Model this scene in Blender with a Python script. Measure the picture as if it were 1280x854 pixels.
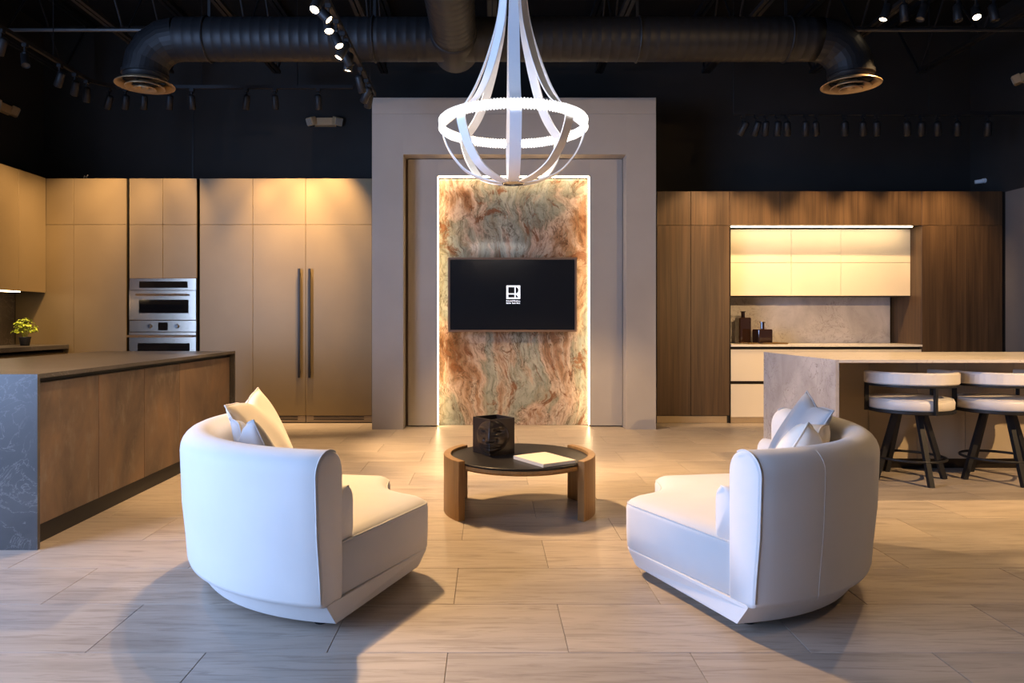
import bpy, bmesh, math, random
from mathutils import Matrix, Vector
random.seed(7)
PI = math.pi
SC = bpy.context.scene
C = bpy.context.collection
for o in list(bpy.data.objects): bpy.data.objects.remove(o)

# ------------------------------------------------------------------ camera
FPX = 885.0; CAMZ = 1.15
cam_d = bpy.data.cameras.new('camera'); cam = bpy.data.objects.new('camera', cam_d); C.objects.link(cam)
cam.location = (0, 0, CAMZ); cam.rotation_euler = (PI/2, 0, 0)
cam_d.sensor_fit = 'HORIZONTAL'; cam_d.sensor_width = 36.0; cam_d.lens = FPX/1280*36.0
cam_d.shift_x = (640-611)/1280; cam_d.shift_y = -(427-402)/1280
cam_d.clip_start = 0.05; cam_d.clip_end = 60
SC.camera = cam
# ------------------------------------------------------------------ world, daylight, exposure
w = bpy.data.worlds.new('world'); SC.world = w; w.use_nodes = True
bgn = w.node_tree.nodes['Background']; bgn.inputs[0].default_value = (0.55, 0.72, 1.0, 1); bgn.inputs[1].default_value = 0.6
SC.view_settings.view_transform = 'Standard'; SC.view_settings.look = 'None'
SC.view_settings.gamma = 1.0; SC.view_settings.use_curve_mapping = False
SC.view_settings.exposure = 0.0
SC.cycles.use_denoising = True
SC.cycles.sample_clamp_indirect = 6.0
SC.cycles.max_bounces = 8
def area(name, loc, rot, sx, sy, energy, col):
    d = bpy.data.lights.new(name, 'AREA'); d.shape = 'RECTANGLE'; d.size = sx; d.size_y = sy
    d.energy = energy; d.color = col
    o = bpy.data.objects.new(name, d); C.objects.link(o); o.location = loc; o.rotation_euler = rot
    return o
# daylight entering through the shop window in the left wall beside the camera
area('daylight', (-5.28, 0.35, 2.1), (PI/2, 0, -PI/2), 4.7, 3.5, 800, (0.385, 0.57, 1.0))
WARM = (1.0, 0.64, 0.31)

# ------------------------------------------------------------------ helpers
WM = {}
def new_bm(): return bmesh.new()
def finish(name, bm, m, parent=None, local=False, smooth=False):
    if parent is not None and not local: bm.transform(WM[parent.name].inverted())
    bmesh.ops.recalc_face_normals(bm, faces=bm.faces)
    me = bpy.data.meshes.new(name); bm.to_mesh(me); bm.free()
    if smooth:
        for p in me.polygons: p.use_smooth = True
    if m is not None: me.materials.append(m)
    o = bpy.data.objects.new(name, me); C.objects.link(o)
    if parent is not None: o.parent = parent; WM[o.name] = WM[parent.name]
    else: WM[o.name] = Matrix.Identity(4)
    return o
def thing(name, label, cat, loc=(0, 0, 0), rz=0.0, group=None):
    o = bpy.data.objects.new(name, None); C.objects.link(o); o.empty_display_size = 0.1
    o.location = loc; o.rotation_euler = (0, 0, rz)
    WM[o.name] = Matrix.Translation(loc) @ Matrix.Rotation(rz, 4, 'Z')
    return tag(o, label, cat, group)
def tag(o, label, cat, group=None):
    o['label'] = label; o['category'] = cat
    if group: o['group'] = group
    return o
def struct(o): o['kind'] = 'structure'; return o
def copy_tree(o, parent=None):
    c = o.copy(); C.objects.link(c); c.parent = parent
    if parent is None: WM[c.name] = None
    for ch in list(o.children): copy_tree(ch, c)
    return c
def box(bm, x0, x1, y0, y1, z0, z1, bev=0.0, seg=1):
    vs = [bm.verts.new(p) for p in ((x0,y0,z0),(x1,y0,z0),(x1,y1,z0),(x0,y1,z0),(x0,y0,z1),(x1,y0,z1),(x1,y1,z1),(x0,y1,z1))]
    fs = [bm.faces.new([vs[i] for i in f]) for f in ((0,3,2,1),(4,5,6,7),(0,1,5,4),(1,2,6,5),(2,3,7,6),(3,0,4,7))]
    if bev > 0:
        es = set(e for f in fs for e in f.edges)
        bmesh.ops.bevel(bm, geom=list(es), offset=bev, segments=seg, profile=0.5, affect='EDGES')
def bx(name, m, parent, x0, x1, y0, y1, z0, z1, bev=0.0, seg=1, local=False):
    bm = new_bm(); box(bm, x0, x1, y0, y1, z0, z1, bev, seg); return finish(name, bm, m, parent, local)
def cyl(bm, p0, p1, r0, r1=None, n=16, caps=True):
    r1 = r0 if r1 is None else r1
    p0 = Vector(p0); p1 = Vector(p1); d = (p1-p0).normalized()
    up = Vector((0,0,1)) if abs(d.z) < 0.95 else Vector((1,0,0))
    a = d.cross(up).normalized(); b = d.cross(a)
    A = [bm.verts.new(p0 + r0*(math.cos(2*PI*i/n)*a + math.sin(2*PI*i/n)*b)) for i in range(n)]
    B = [bm.verts.new(p1 + r1*(math.cos(2*PI*i/n)*a + math.sin(2*PI*i/n)*b)) for i in range(n)]
    for i in range(n): bm.faces.new((A[i], A[(i+1)%n], B[(i+1)%n], B[i]))
    if caps: bm.faces.new(A[::-1]); bm.faces.new(B)
def bar(bm, p0, p1, wdt, thk, twist=0.0):
    """square bar between two points"""
    p0 = Vector(p0); p1 = Vector(p1); d = (p1-p0).normalized()
    up = Vector((0,0,1)) if abs(d.z) < 0.95 else Vector((0,1,0))
    a = d.cross(up).normalized(); b = d.cross(a).normalized()
    if twist:
        a, b = math.cos(twist)*a + math.sin(twist)*b, math.cos(twist)*b - math.sin(twist)*a
    q = [(-wdt/2,-thk/2),(wdt/2,-thk/2),(wdt/2,thk/2),(-wdt/2,thk/2)]
    A = [bm.verts.new(p0+u*a+v*b) for u, v in q]; B = [bm.verts.new(p1+u*a+v*b) for u, v in q]
    for i in range(4): bm.faces.new((A[i], A[(i+1)%4], B[(i+1)%4], B[i]))
    bm.faces.new(A[::-1]); bm.faces.new(B)
def lathe(bm, prof, n=32, cx=0, cy=0, closed=False):
    """prof list of (r,z); rings around the vertical axis"""
    rings = []
    for r, z in prof:
        if r < 1e-6: rings.append([bm.verts.new((cx, cy, z))])
        else: rings.append([bm.verts.new((cx+r*math.cos(2*PI*i/n), cy+r*math.sin(2*PI*i/n), z)) for i in range(n)])
    pairs = list(zip(rings, rings[1:]))
    if closed: pairs.append((rings[-1], rings[0]))
    for a, b in pairs:
        for i in range(n):
            j = (i+1) % n
            if len(a) == 1 and len(b) == 1: continue
            if len(a) == 1: bm.faces.new((a[0], b[i], b[j]))
            elif len(b) == 1: bm.faces.new((a[i], b[0], a[j]))
            else: bm.faces.new((a[i], b[i], b[j], a[j]))
def tube(bm, pts, r, n=8, closed=False):
    """round tube along a polyline; r a number or list"""
    pts = [Vector(p) for p in pts]; N = len(pts); rings = []; prev = None
    for i, p in enumerate(pts):
        if closed: t = (pts[(i+1) % N]-pts[i-1]).normalized()
        else: t = (pts[min(i+1, N-1)]-pts[max(i-1, 0)]).normalized()
        if prev is None:
            up = Vector((0,0,1)) if abs(t.z) < 0.9 else Vector((1,0,0))
            a = t.cross(up).normalized()
        else: a = (prev - t*prev.dot(t)).normalized()
        prev = a; b = t.cross(a); rr = r[i] if isinstance(r, (list, tuple)) else r
        rings.append([bm.verts.new(p + rr*(math.cos(2*PI*k/n)*a + math.sin(2*PI*k/n)*b)) for k in range(n)])
    for i in range(N if closed else N-1):
        A = rings[i]; B = rings[(i+1) % N]
        for k in range(n): bm.faces.new((A[k], A[(k+1)%n], B[(k+1)%n], B[k]))
    if not closed: bm.faces.new(rings[0][::-1]); bm.faces.new(rings[-1])
def loft(bm, rings, cap=True, closed=True):
    R = [[bm.verts.new(p) for p in ring] for ring in rings]; n = len(R[0])
    for A, B in zip(R, R[1:]):
        for k in range(n if closed else n-1):
            j = (k+1) % n; bm.faces.new((A[k], A[j], B[j], B[k]))
    if cap: bm.faces.new(R[0][::-1]); bm.faces.new(R[-1])
    return R
def offset(pts, d):
    """inward offset (d>0) of a counter-clockwise outline"""
    n = len(pts); out = []
    for i in range(n):
        p0 = Vector(pts[i-1]); p1 = Vector(pts[i]); p2 = Vector(pts[(i+1) % n])
        e1 = (p1-p0); e2 = (p2-p1); e1 = e1.normalized(); e2 = e2.normalized()
        n1 = Vector((-e1.y, e1.x)); n2 = Vector((-e2.y, e2.x)); m = (n1+n2)
        m = m/max(m.length, 1e-6); k = d/max(m.dot(n1), 0.5)
        out.append((p1.x+m.x*k, p1.y+m.y*k))
    return out
def wx(px, Y): return (px-611.0)*Y/FPX          # world X / Z of a measured picture column / row at depth Y
def wz(py, Y): return CAMZ + (402.0-py)*Y/FPX

# ------------------------------------------------------------------ materials
def mat(name, col, rough=0.5, metal=0.0, spec=0.5, coat=0.0, coat_rough=0.1, sheen=0.0, trans=0.0, ior=1.45, emit=None, estr=0.0, alpha=1.0):
    m = bpy.data.materials.new(name); m.use_nodes = True
    b = m.node_tree.nodes['Principled BSDF']; I = b.inputs
    I['Base Color'].default_value = (*col, 1); I['Roughness'].default_value = rough; I['Metallic'].default_value = metal
    I['Specular IOR Level'].default_value = spec; I['Coat Weight'].default_value = coat; I['Coat Roughness'].default_value = coat_rough
    I['Sheen Weight'].default_value = sheen; I['Transmission Weight'].default_value = trans; I['IOR'].default_value = ior
    if emit: I['Emission Color'].default_value = (*emit, 1); I['Emission Strength'].default_value = estr
    return m
class NG:
    def __init__(s, m): s.m = m; s.t = m.node_tree; s.b = s.t.nodes['Principled BSDF']
    def n(s, typ, **kw):
        nd = s.t.nodes.new(typ)
        for k, v in kw.items(): setattr(nd, k, v)
        return nd
    def l(s, a, b): s.t.links.new(a, b)
    def coords(s, scale=(1,1,1), rot=(0,0,0), rand=True, kind='Object'):
        tc = s.n('ShaderNodeTexCoord'); mp = s.n('ShaderNodeMapping')
        mp.inputs['Scale'].default_value = scale; mp.inputs['Rotation'].default_value = rot
        s.l(tc.outputs[kind], mp.inputs['Vector'])
        if rand:
            oi = s.n('ShaderNodeObjectInfo'); mu = s.n('ShaderNodeMath', operation='MULTIPLY'); mu.inputs[1].default_value = 37.0
            s.l(oi.outputs['Random'], mu.inputs[0]); cb = s.n('ShaderNodeCombineXYZ')
            for i in range(3): s.l(mu.outputs[0], cb.inputs[i])
            ad = s.n('ShaderNodeVectorMath', operation='ADD'); s.l(mp.outputs[0], ad.inputs[0]); s.l(cb.outputs[0], ad.inputs[1])
            return ad.outputs[0]
        return mp.outputs[0]
    def noise(s, v, scale, detail=4, rough=0.55, dist=0.0):
        nd = s.n('ShaderNodeTexNoise'); nd.inputs['Scale'].default_value = scale; nd.inputs['Detail'].default_value = detail
        nd.inputs['Roughness'].default_value = rough; nd.inputs['Distortion'].default_value = dist
        s.l(v, nd.inputs['Vector']); return nd.outputs['Fac']
    def ramp(s, f, stops, interp='LINEAR'):
        r = s.n('ShaderNodeValToRGB'); r.color_ramp.interpolation = interp; e = r.color_ramp.elements
        while len(e) < len(stops): e.new(0.5)
        for el, (p, c) in zip(e, stops): el.position = p; el.color = (*c, 1)
        s.l(f, r.inputs[0]); return r.outputs[0]
    def mix(s, f, a, b, mode='MIX'):
        mx = s.n('ShaderNodeMix', data_type='RGBA', blend_type=mode)
        if isinstance(f, (int, float)): mx.inputs[0].default_value = f
        else: s.l(f, mx.inputs[0])
        for v, i in ((a, 6), (b, 7)):
            if isinstance(v, tuple): mx.inputs[i].default_value = (*v, 1)
            else: s.l(v, mx.inputs[i])
        return mx.outputs[2]
    def bump(s, f, strength=0.1, dist=0.01):
        bp = s.n('ShaderNodeBump'); bp.inputs['Strength'].default_value = strength; bp.inputs['Distance'].default_value = dist
        s.l(f, bp.inputs['Height']); s.l(bp.outputs[0], s.b.inputs['Normal'])
    def base(s, c): s.l(c, s.b.inputs['Base Color'])

def mottled(name, c1, c2, scale=3.0, rough=0.5, bump=0.0, stretch=(1,1,1), lo=0.35, hi=0.65, **kw):
    m = mat(name, c1, rough, **kw); g = NG(m); v = g.coords(stretch)
    f = g.noise(v, scale, 5); g.base(g.ramp(f, [(lo, c1), (hi, c2)]))
    if bump: g.bump(g.noise(v, scale*30, 2), bump, 0.002)
    return m
M = {}
M['black_wall'] = mottled('black_wall_paint', (0.023, 0.0215, 0.020), (0.028, 0.026, 0.024), 1.5, 0.75, 0.05, spec=0.3)
M['ceiling'] = mottled('ceiling_black', (0.008, 0.008, 0.009), (0.012, 0.012, 0.013), 1.0, 0.9, spec=0.2)
M['taupe_wall'] = mottled('taupe_wall_tone', (0.16, 0.135, 0.115), (0.18, 0.155, 0.13), 1.5, 0.8)
M['steel_black'] = mat('black_steel', (0.012, 0.012, 0.013), 0.5, spec=0.4)
M['pipe'] = mat('galvanised_pipe', (0.12, 0.12, 0.12), 0.5, 0.6)
M['bronze_door'] = mottled('bronze_lacquer', (0.185, 0.134, 0.070), (0.200, 0.146, 0.077), 2.0, 0.42, 0.03, metal=0.25)
M['carcass'] = mat('dark_carcass', (0.018, 0.015, 0.012), 0.6)
M['dark_bronze'] = mat('dark_bronze_metal', (0.035, 0.028, 0.022), 0.35, 0.7)
M['grille'] = mat('bronze_grille', (0.28, 0.22, 0.16), 0.4, 0.5)
M['black'] = mat('matt_black', (0.01, 0.01, 0.01), 0.5)
M['portal'] = mottled('taupe_plaster', (0.335, 0.297, 0.25), (0.365, 0.325, 0.275), 1.6, 0.55, 0.04)
M['cream_door'] = mottled('cream_lacquer', (0.66, 0.57, 0.42), (0.68, 0.59, 0.44), 2.0, 0.35)
M['kick'] = mat('champagne_kick', (0.42, 0.32, 0.2), 0.35, 0.5)
M['glass_black'] = mat('black_glass', (0.006, 0.006, 0.007), 0.06, spec=0.6)
M['screen'] = mat('tv_screen', (0.006, 0.006, 0.008), 0.18, spec=0.5, emit=(0.6, 0.75, 1.0), estr=0.004)
M['tv_frame'] = mat('tv_wood_bezel', (0.16, 0.10, 0.065), 0.4)
M['logo'] = mat('lit_logo', (0.9, 0.9, 0.95), 0.4, emit=(0.93, 0.96, 1.0), estr=0.9)
M['logo_dark'] = mat('logo_dark', (0.005, 0.005, 0.008), 0.3)
M['led'] = mat('warm_led', (1, 0.9, 0.7), 0.5, emit=(1.0, 0.70, 0.38), estr=29.0)
M['led_niche'] = mat('niche_led', (1, 0.9, 0.7), 0.5, emit=(1.0, 0.74, 0.42), estr=24.0)
M['led_soft'] = mat('warm_led_soft', (1, 0.9, 0.7), 0.5, emit=(1.0, 0.72, 0.40), estr=8.0)
M['led_ring'] = mat('ring_led', (1, 1, 1), 0.5, emit=(1.0, 0.95, 0.88), estr=12.0)
M['lamp_face'] = mat('spot_lens', (1, 0.95, 0.85), 0.4, emit=(1.0, 0.78, 0.5), estr=14.0)
M['lamp_off'] = mat('spot_lens_off', (0.05, 0.045, 0.04), 0.2)
M['white_enamel'] = mat('white_enamel', (0.80, 0.80, 0.81), 0.35)
M['crystal'] = mat('crystal', (0.95, 0.96, 1.0), 0.12, spec=0.8, coat=0.6, emit=(1.0, 0.95, 0.88), estr=1.6)
M['chrome'] = mat('chrome', (0.55, 0.53, 0.5), 0.15, 1.0)
M['leather'] = mottled('white_leather', (0.66, 0.62, 0.57), (0.71, 0.67, 0.62), 6.0, 0.45, 0.1)
M['plastic_beige'] = mat('beige_plastic', (0.46, 0.33, 0.18), 0.45)
M['plastic_dark'] = mat('louvred_lens', (0.35, 0.33, 0.28), 0.3)
M['diffuser'] = mat('tan_diffuser', (0.36, 0.25, 0.14), 0.4, 0.6)
M['amber_glass'] = mat('smoked_amber_glass', (0.022, 0.010, 0.006), 0.05, spec=0.6, coat=1.0, coat_rough=0.03)
M['tray'] = mat('brass_tray', (0.20, 0.13, 0.055), 0.35, 0.6)
M['pot'] = mat('black_pot', (0.02, 0.022, 0.03), 0.45)
M['soil'] = mat('soil', (0.03, 0.02, 0.012), 0.9)
M['paper'] = mat('cream_cover', (0.70, 0.62, 0.50), 0.5)
M['pages'] = mat('pages', (0.78, 0.77, 0.76), 0.7)
M['bronze_face'] = mat('dark_bronze_ceramic', (0.035, 0.026, 0.022), 0.28, 0.35, coat=0.4, coat_rough=0.2)
M['tabletop'] = mottled('black_stained_top', (0.008, 0.007, 0.007), (0.014, 0.012, 0.012), 3.0, 0.38, stretch=(1, 8, 1), spec=0.35)
M['rubber'] = mat('black_rubber', (0.01, 0.01, 0.012), 0.6)
M['grout'] = mat('grout', (0.20, 0.17, 0.14), 0.9)
M['glass'] = mat('window_glass', (1, 1, 1), 0.0, trans=1.0, ior=1.05)
M['seal'] = mat('mullion', (0.03, 0.03, 0.032), 0.4, 0.5)

def steel():
    m = mat('brushed_steel', (0.46, 0.38, 0.29), 0.22, 1.0); g = NG(m); v = g.coords((1, 1, 120))
    f = g.noise(v, 3.0, 3); g.bump(f, 0.04, 0.001); return m
M['steel'] = steel()
def fabric(name, c1, c2, scale=420):
    m = mat(name, c1, 0.92, spec=0.15, sheen=0.25); g = NG(m); v = g.coords()
    f = g.noise(v, 3.0, 3); g.base(g.ramp(f, [(0.35, c1), (0.65, c2)]))
    g.bump(g.noise(v, scale, 2), 0.22, 0.002); return m
M['boucle'] = fabric('cream_upholstery', (0.665, 0.64, 0.612), (0.70, 0.675, 0.645))
M['boucle_seam'] = fabric('cream_piping', (0.64, 0.615, 0.588), (0.67, 0.645, 0.615))
M['pillow_cream'] = fabric('cream_linen', (0.74, 0.67, 0.57), (0.79, 0.72, 0.62), 300)
M['pillow_grey'] = fabric('grey_linen', (0.40, 0.40, 0.40), (0.47, 0.47, 0.47), 300)
def wood(name, stops, scale=5.0, stretch=(9, 9, 0.35), rough=0.45, coat=0.0, kind='Object'):
    m = mat(name, stops[0][1], rough, coat=coat, coat_rough=0.25); g = NG(m); v = g.coords(stretch, kind=kind)
    f = g.noise(v, scale, 6, 0.6, 0.5); c = g.ramp(f, stops)
    v2 = g.coords((stretch[0]*6, stretch[1]*6, stretch[2]*2)); f2 = g.noise(v2, scale, 3)
    c2 = g.mix(0.35, c, g.ramp(f2, [(0.35, (0.45, 0.42, 0.4)), (0.65, (1, 1, 1))]), 'MULTIPLY')
    g.base(c2); g.bump(f2, 0.08, 0.001); return m
M['walnut'] = wood('dark_walnut', [(0.28, (0.050, 0.027, 0.012)), (0.5, (0.082, 0.046, 0.021)), (0.72, (0.122, 0.069, 0.032))], 3.2, (7, 7, 0.22))
M['oak'] = wood('honey_oak', [(0.3, (0.26, 0.135, 0.042)), (0.7, (0.36, 0.20, 0.07))], 4.0, (8, 8, 0.5), 0.4)
def tile_mat():
    m = mat('porcelain_tile', (0.4, 0.35, 0.3), 0.33, spec=0.4); g = NG(m)
    v = g.coords((0.8, 5.5, 1), (0, 0, 0.16))
    f = g.noise(v, 1.7, 7, 0.62, 0.9)
    c = g.ramp(f, [(0.28, (0.325, 0.272, 0.222)), (0.45, (0.415, 0.352, 0.292)), (0.62, (0.46, 0.395, 0.332)), (0.8, (0.39, 0.33, 0.272))])
    v2 = g.coords((1.2, 16, 1), (0, 0, 0.22)); f2 = g.noise(v2, 2.4, 6, 0.65, 1.2)
    c = g.mix(g.ramp(f2, [(0.50, (0, 0, 0)), (0.64, (0.7, 0.7, 0.7))]), c, (0.265, 0.220, 0.178))
    oi = g.n('ShaderNodeObjectInfo'); c = g.mix(1.0, c, g.ramp(oi.outputs['Random'], [(0, (0.92, 0.92, 0.92)), (1, (1.05, 1.03, 1.0))]), 'MULTIPLY')
    g.base(c); r = g.ramp(f, [(0.3, (0.30, 0.30, 0.30)), (0.7, (0.42, 0.42, 0.42))]); g.l(r, g.b.inputs['Roughness'])
    return m
M['tile'] = tile_mat()
def dark_marble(name, c1, c2, vein, rough=0.22):
    m = mat(name, c1, rough); g = NG(m); v = g.coords(rand=False)
    f = g.noise(v, 2.2, 8, 0.62, 0.8); c = g.ramp(f, [(0.3, c1), (0.7, c2)])
    f2 = g.noise(v, 5.0, 8, 0.6, 2.2); k = g.ramp(f2, [(0.485, (0, 0, 0)), (0.5, (0.8, 0.8, 0.8)), (0.515, (0, 0, 0))])
    f3 = g.noise(v, 2.0, 3); k2 = g.mix(1.0, k, g.ramp(f3, [(0.40, (0, 0, 0)), (0.56, (1, 1, 1))]), 'MULTIPLY')
    g.base(g.mix(k2, c, vein)); return m
M['dark_marble'] = dark_marble('dark_emperador', (0.040, 0.036, 0.034), (0.075, 0.066, 0.060), (0.17, 0.155, 0.14), 0.30)
M['splash_dark'] = dark_marble('dark_splashback', (0.07, 0.055, 0.042), (0.12, 0.095, 0.07), (0.3, 0.24, 0.18), 0.3)
M['pale_marble'] = dark_marble('pale_quartzite', (0.37, 0.34, 0.32), (0.60, 0.56, 0.53), (0.17, 0.13, 0.105), 0.25)
M['pale_top'] = dark_marble('pale_quartz', (0.62, 0.56, 0.48), (0.67, 0.61, 0.53), (0.40, 0.32, 0.25), 0.2)
def rust():
    m = mat('oxidised_copper_panel', (0.14, 0.08, 0.05), 0.42, metal=0.15); g = NG(m); v = g.coords((1, 1, 0.45))
    f = g.noise(v, 2.0, 8, 0.62, 0.6); c = g.ramp(f, [(0.34, (0.060, 0.041, 0.030)), (0.46, (0.108, 0.072, 0.050)), (0.56, (0.150, 0.096, 0.060)), (0.68, (0.21, 0.12, 0.062))])
    f2 = g.noise(v, 9.0, 8, 0.7); c = g.mix(g.ramp(f2, [(0.52, (0, 0, 0)), (0.68, (0.55, 0.55, 0.55))]), c, (0.20, 0.165, 0.135)); g.base(c); return m
M['rust'] = rust()
def stone():
    m = mat('exotic_quartzite', (0.4, 0.35, 0.3), 0.09, spec=0.5); g = NG(m)
    tc = g.n('ShaderNodeTexCoord'); nz = g.n('ShaderNodeTexNoise'); nz.inputs['Scale'].default_value = 1.1; nz.inputs['Detail'].default_value = 5
    g.l(tc.outputs['Object'], nz.inputs['Vector'])
    su = g.n('ShaderNodeVectorMath', operation='SUBTRACT'); g.l(nz.outputs['Color'], su.inputs[0]); su.inputs[1].default_value = (0.5, 0.5, 0.5)
    sc = g.n('ShaderNodeVectorMath', operation='SCALE'); g.l(su.outputs[0], sc.inputs[0]); sc.inputs['Scale'].default_value = 0.75
    ad = g.n('ShaderNodeVectorMath', operation='ADD'); g.l(tc.outputs['Object'], ad.inputs[0]); g.l(sc.outputs[0], ad.inputs[1]); wv = ad.outputs[0]
    def mp(scale, ry):
        q = g.n('ShaderNodeMapping'); q.inputs['Scale'].default_value = scale; q.inputs['Rotation'].default_value = (0, ry, 0); q.inputs['Location'].default_value = (0.7, 0, 0.35); g.l(wv, q.inputs['Vector']); return q.outputs[0]
    v = mp((1.5, 1, 0.55), 0.38)
    f = g.noise(v, 1.35, 7, 0.55, 0.3)
    c = g.ramp(f, [(0.33, (0.12, 0.052, 0.022)), (0.385, (0.24, 0.145, 0.088)), (0.43, (0.37, 0.275, 0.215)), (0.465, (0.34, 0.265, 0.205)), (0.49, (0.21, 0.19, 0.145)), (0.545, (0.20, 0.215, 0.185)), (0.60, (0.27, 0.275, 0.235)), (0.64, (0.33, 0.25, 0.19)), (0.70, (0.15, 0.068, 0.03))])
    v2 = mp((9.0, 1, 0.8), 0.38); f2 = g.noise(v2, 2.0, 10, 0.75, 0.4)
    c = g.mix(g.ramp(f2, [(0.38, (0.6, 0.6, 0.6)), (0.47, (0, 0, 0))]), c, (0.13, 0.095, 0.055))
    c = g.mix(g.ramp(f2, [(0.53, (0, 0, 0)), (0.66, (0.55, 0.55, 0.55))]), c, (0.40, 0.37, 0.31))
    v3 = mp((2.2, 1, 1.4), 0.3); f3 = g.noise(v3, 1.7, 9, 0.7, 0.8)
    c = g.mix(g.ramp(f3, [(0.56, (0, 0, 0)), (0.62, (0.85, 0.85, 0.85))]), c, (0.135, 0.052, 0.02))
    f5 = g.noise(mp((3.0, 1, 0.7), 0.42), 1.6, 8, 0.62, 1.0); c = g.mix(g.ramp(f5, [(0.488, (0, 0, 0)), (0.5, (0.8, 0.8, 0.8)), (0.512, (0, 0, 0))]), c, (0.06, 0.035, 0.018))
    f4 = g.noise(v3, 8.0, 9, 0.78, 0.5)
    c = g.mix(1.0, c, g.ramp(f4, [(0.36, (0.5, 0.47, 0.43)), (0.52, (1, 1, 1)), (0.7, (1.15, 1.12, 1.08))]), 'MULTIPLY')
    g.base(c); return m
M['stone'] = stone()
def duct_mat(): 
    m = mat('black_painted_duct', (0.011, 0.011, 0.012), 0.5, spec=0.35); g = NG(m); v = g.coords(rand=False)
    g.bump(g.noise(v, 6.0, 4), 0.05, 0.01); return m
M['duct'] = duct_mat()
def leaf():
    m = mat('lime_leaf', (0.25, 0.36, 0.02), 0.5); g = NG(m); v = g.coords(rand=False)
    g.base(g.ramp(g.noise(v, 40, 2), [(0.35, (0.14, 0.24, 0.01)), (0.65, (0.42, 0.48, 0.04))])); return m
M['leaf'] = leaf()

# ------------------------------------------------------------------ room shell
XL, XR, YB, YF, ZC = -5.42, 5.86, 8.62, -2.6, 4.75
fl = struct(bx('floor', M['grout'], None, XL, XR, YF, YB, -0.12, -0.004)); fl['label'] = 'large beige porcelain tile floor laid in half bond'
TL, TD, TY0, TX0, GAP = 0.84, 0.421, 2.037, -0.142, 0.0022
proto = None; rear = new_bm()
r = -11
while TY0 + r*TD < YB:
    y0 = TY0 + r*TD; y1 = min(y0+TD, YB); y0c = max(y0, YF)
    off = TX0 + (TL/2 if r % 2 else 0.0)
    k = math.floor((XL-off)/TL)
    while off + k*TL < XR:
        x0 = max(off+k*TL, XL); x1 = min(off+(k+1)*TL, XR); k += 1
        if x1-x0 < 0.02 or y1-y0c < 0.02: continue
        full = (x1-x0 > TL-1e-4) and (y1-y0 > TD-1e-4)
        if y0 < 1.15:
            box(rear, x0+GAP/2, x1-GAP/2, y0c+GAP/2, y1-GAP/2, -0.004, 0.0); continue
        if full and proto is not None:
            t = proto.copy(); C.objects.link(t)
        else:
            bm = new_bm(); a = (x1-x0-GAP)/2; b = (y1-y0-GAP)/2
            box(bm, -a, a, -b, b, -0.006, 0.0, 0.0012); t = finish('floor_tile', bm, M['tile'], fl, local=True)
            if full: proto = t
        t.location = ((x0+x1)/2, (y0+y1)/2, 0)
    r += 1
ro = finish('floor_tiles_behind', rear, M['tile'], fl); ro['kind'] = 'stuff'
struct(bx('ceiling', M['ceiling'], None, XL-0.2, XR+0.2, YF-0.2, YB+0.2, ZC, ZC+0.15))
struct(bx('wall_back', M['black_wall'], None, XL-0.2, XR+0.2, YB, YB+0.2, -0.12, ZC))
bm = new_bm(); box(bm, XL-0.2, XL, YF, -2.0, -0.12, ZC); box(bm, XL-0.2, XL, 2.7, YB, -0.12, ZC)
box(bm, XL-0.2, XL, -2.0, 2.7, 3.9, ZC); box(bm, XL-0.2, XL, -2.0, 2.7, -0.12, 0.3); struct(finish('wall_left', bm, M['black_wall']))
bm = new_bm(); box(bm, XR, XR+0.2, YF, YB, 2.62, ZC); struct(finish('wall_right', bm, M['black_wall']))
bm = new_bm(); box(bm, XR, XR+0.2, YF, YB, -0.12, 2.62); struct(finish('wall_right_lower', bm, M['taupe_wall']))  # lower part of the right wall, coloured lighter and browner than above
struct(bx('wall_front', M['black_wall'], None, XL-0.2, XR+0.2, YF-0.2, YF, -0.12, ZC))
# shop window in the left wall, beside the camera
bm = new_bm(); box(bm, XL-0.13, XL-0.07, -2.0, 2.7, 0.3, 0.36); box(bm, XL-0.13, XL-0.07, -2.0, 2.7, 3.84, 3.9)
for y in (-1.97, -0.42, 1.12, 2.67): box(bm, XL-0.13, XL-0.07, y-0.03, y+0.03, 0.36, 3.84)
wn = struct(finish('window_1', bm, M['seal']))
for y0, y1 in ((-1.94, -0.45), (-0.39, 1.09), (1.15, 2.64)): bx('pane', M['glass'], wn, XL-0.105, XL-0.095, y0, y1, 0.36, 3.84)
# painted joint on the black wall
bx('panel_joint', M['black'], bpy.data.objects['wall_back'], wx(240, YB), wx(242, YB), YB-0.004, YB, 2.79, 4.0)

# ------------------------------------------------------------------ steel joists, pipe
JY1 = 8.56
jg = 'open-web joists under the ceiling'
for k in range(-4, 5):
    X = 0.03 + 1.21*k
    j = thing('roof_joist', 'black open-web steel roof joist running back to the wall', 'joist', (X, 3.0, 3.95), 0, jg)
    bm = new_bm()
    for s in (-0.03, 0.03): box(bm, X+s-0.022, X+s+0.022, YF+0.05, YB-0.002, ZC-0.055, ZC-0.002)
    finish('top_chord', bm, M['steel_black'], j)
    bm = new_bm()
    for s in (-0.025, 0.025): box(bm, X+s-0.018, X+s+0.018, 1.0, 8.0, 3.95, 3.985)
    finish('bottom_chord', bm, M['steel_black'], j)
    yy = 8.0; up = True; bm0 = None
    for i in range(7):
        bm = new_bm(); y2 = yy-0.5
        za, zb = (3.97, ZC-0.03) if up else (ZC-0.03, 3.97)
        cyl(bm, (X, yy, za), (X, y2, zb), 0.011, n=6); finish('web_rod', bm, M['steel_black'], j); yy = y2; up = not up
    bm = new_bm(); cyl(bm, (X, 8.0, 3.97), (X, 8.5, ZC-0.03), 0.014, n=6); finish('web_rod', bm, M['steel_black'], j)
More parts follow.
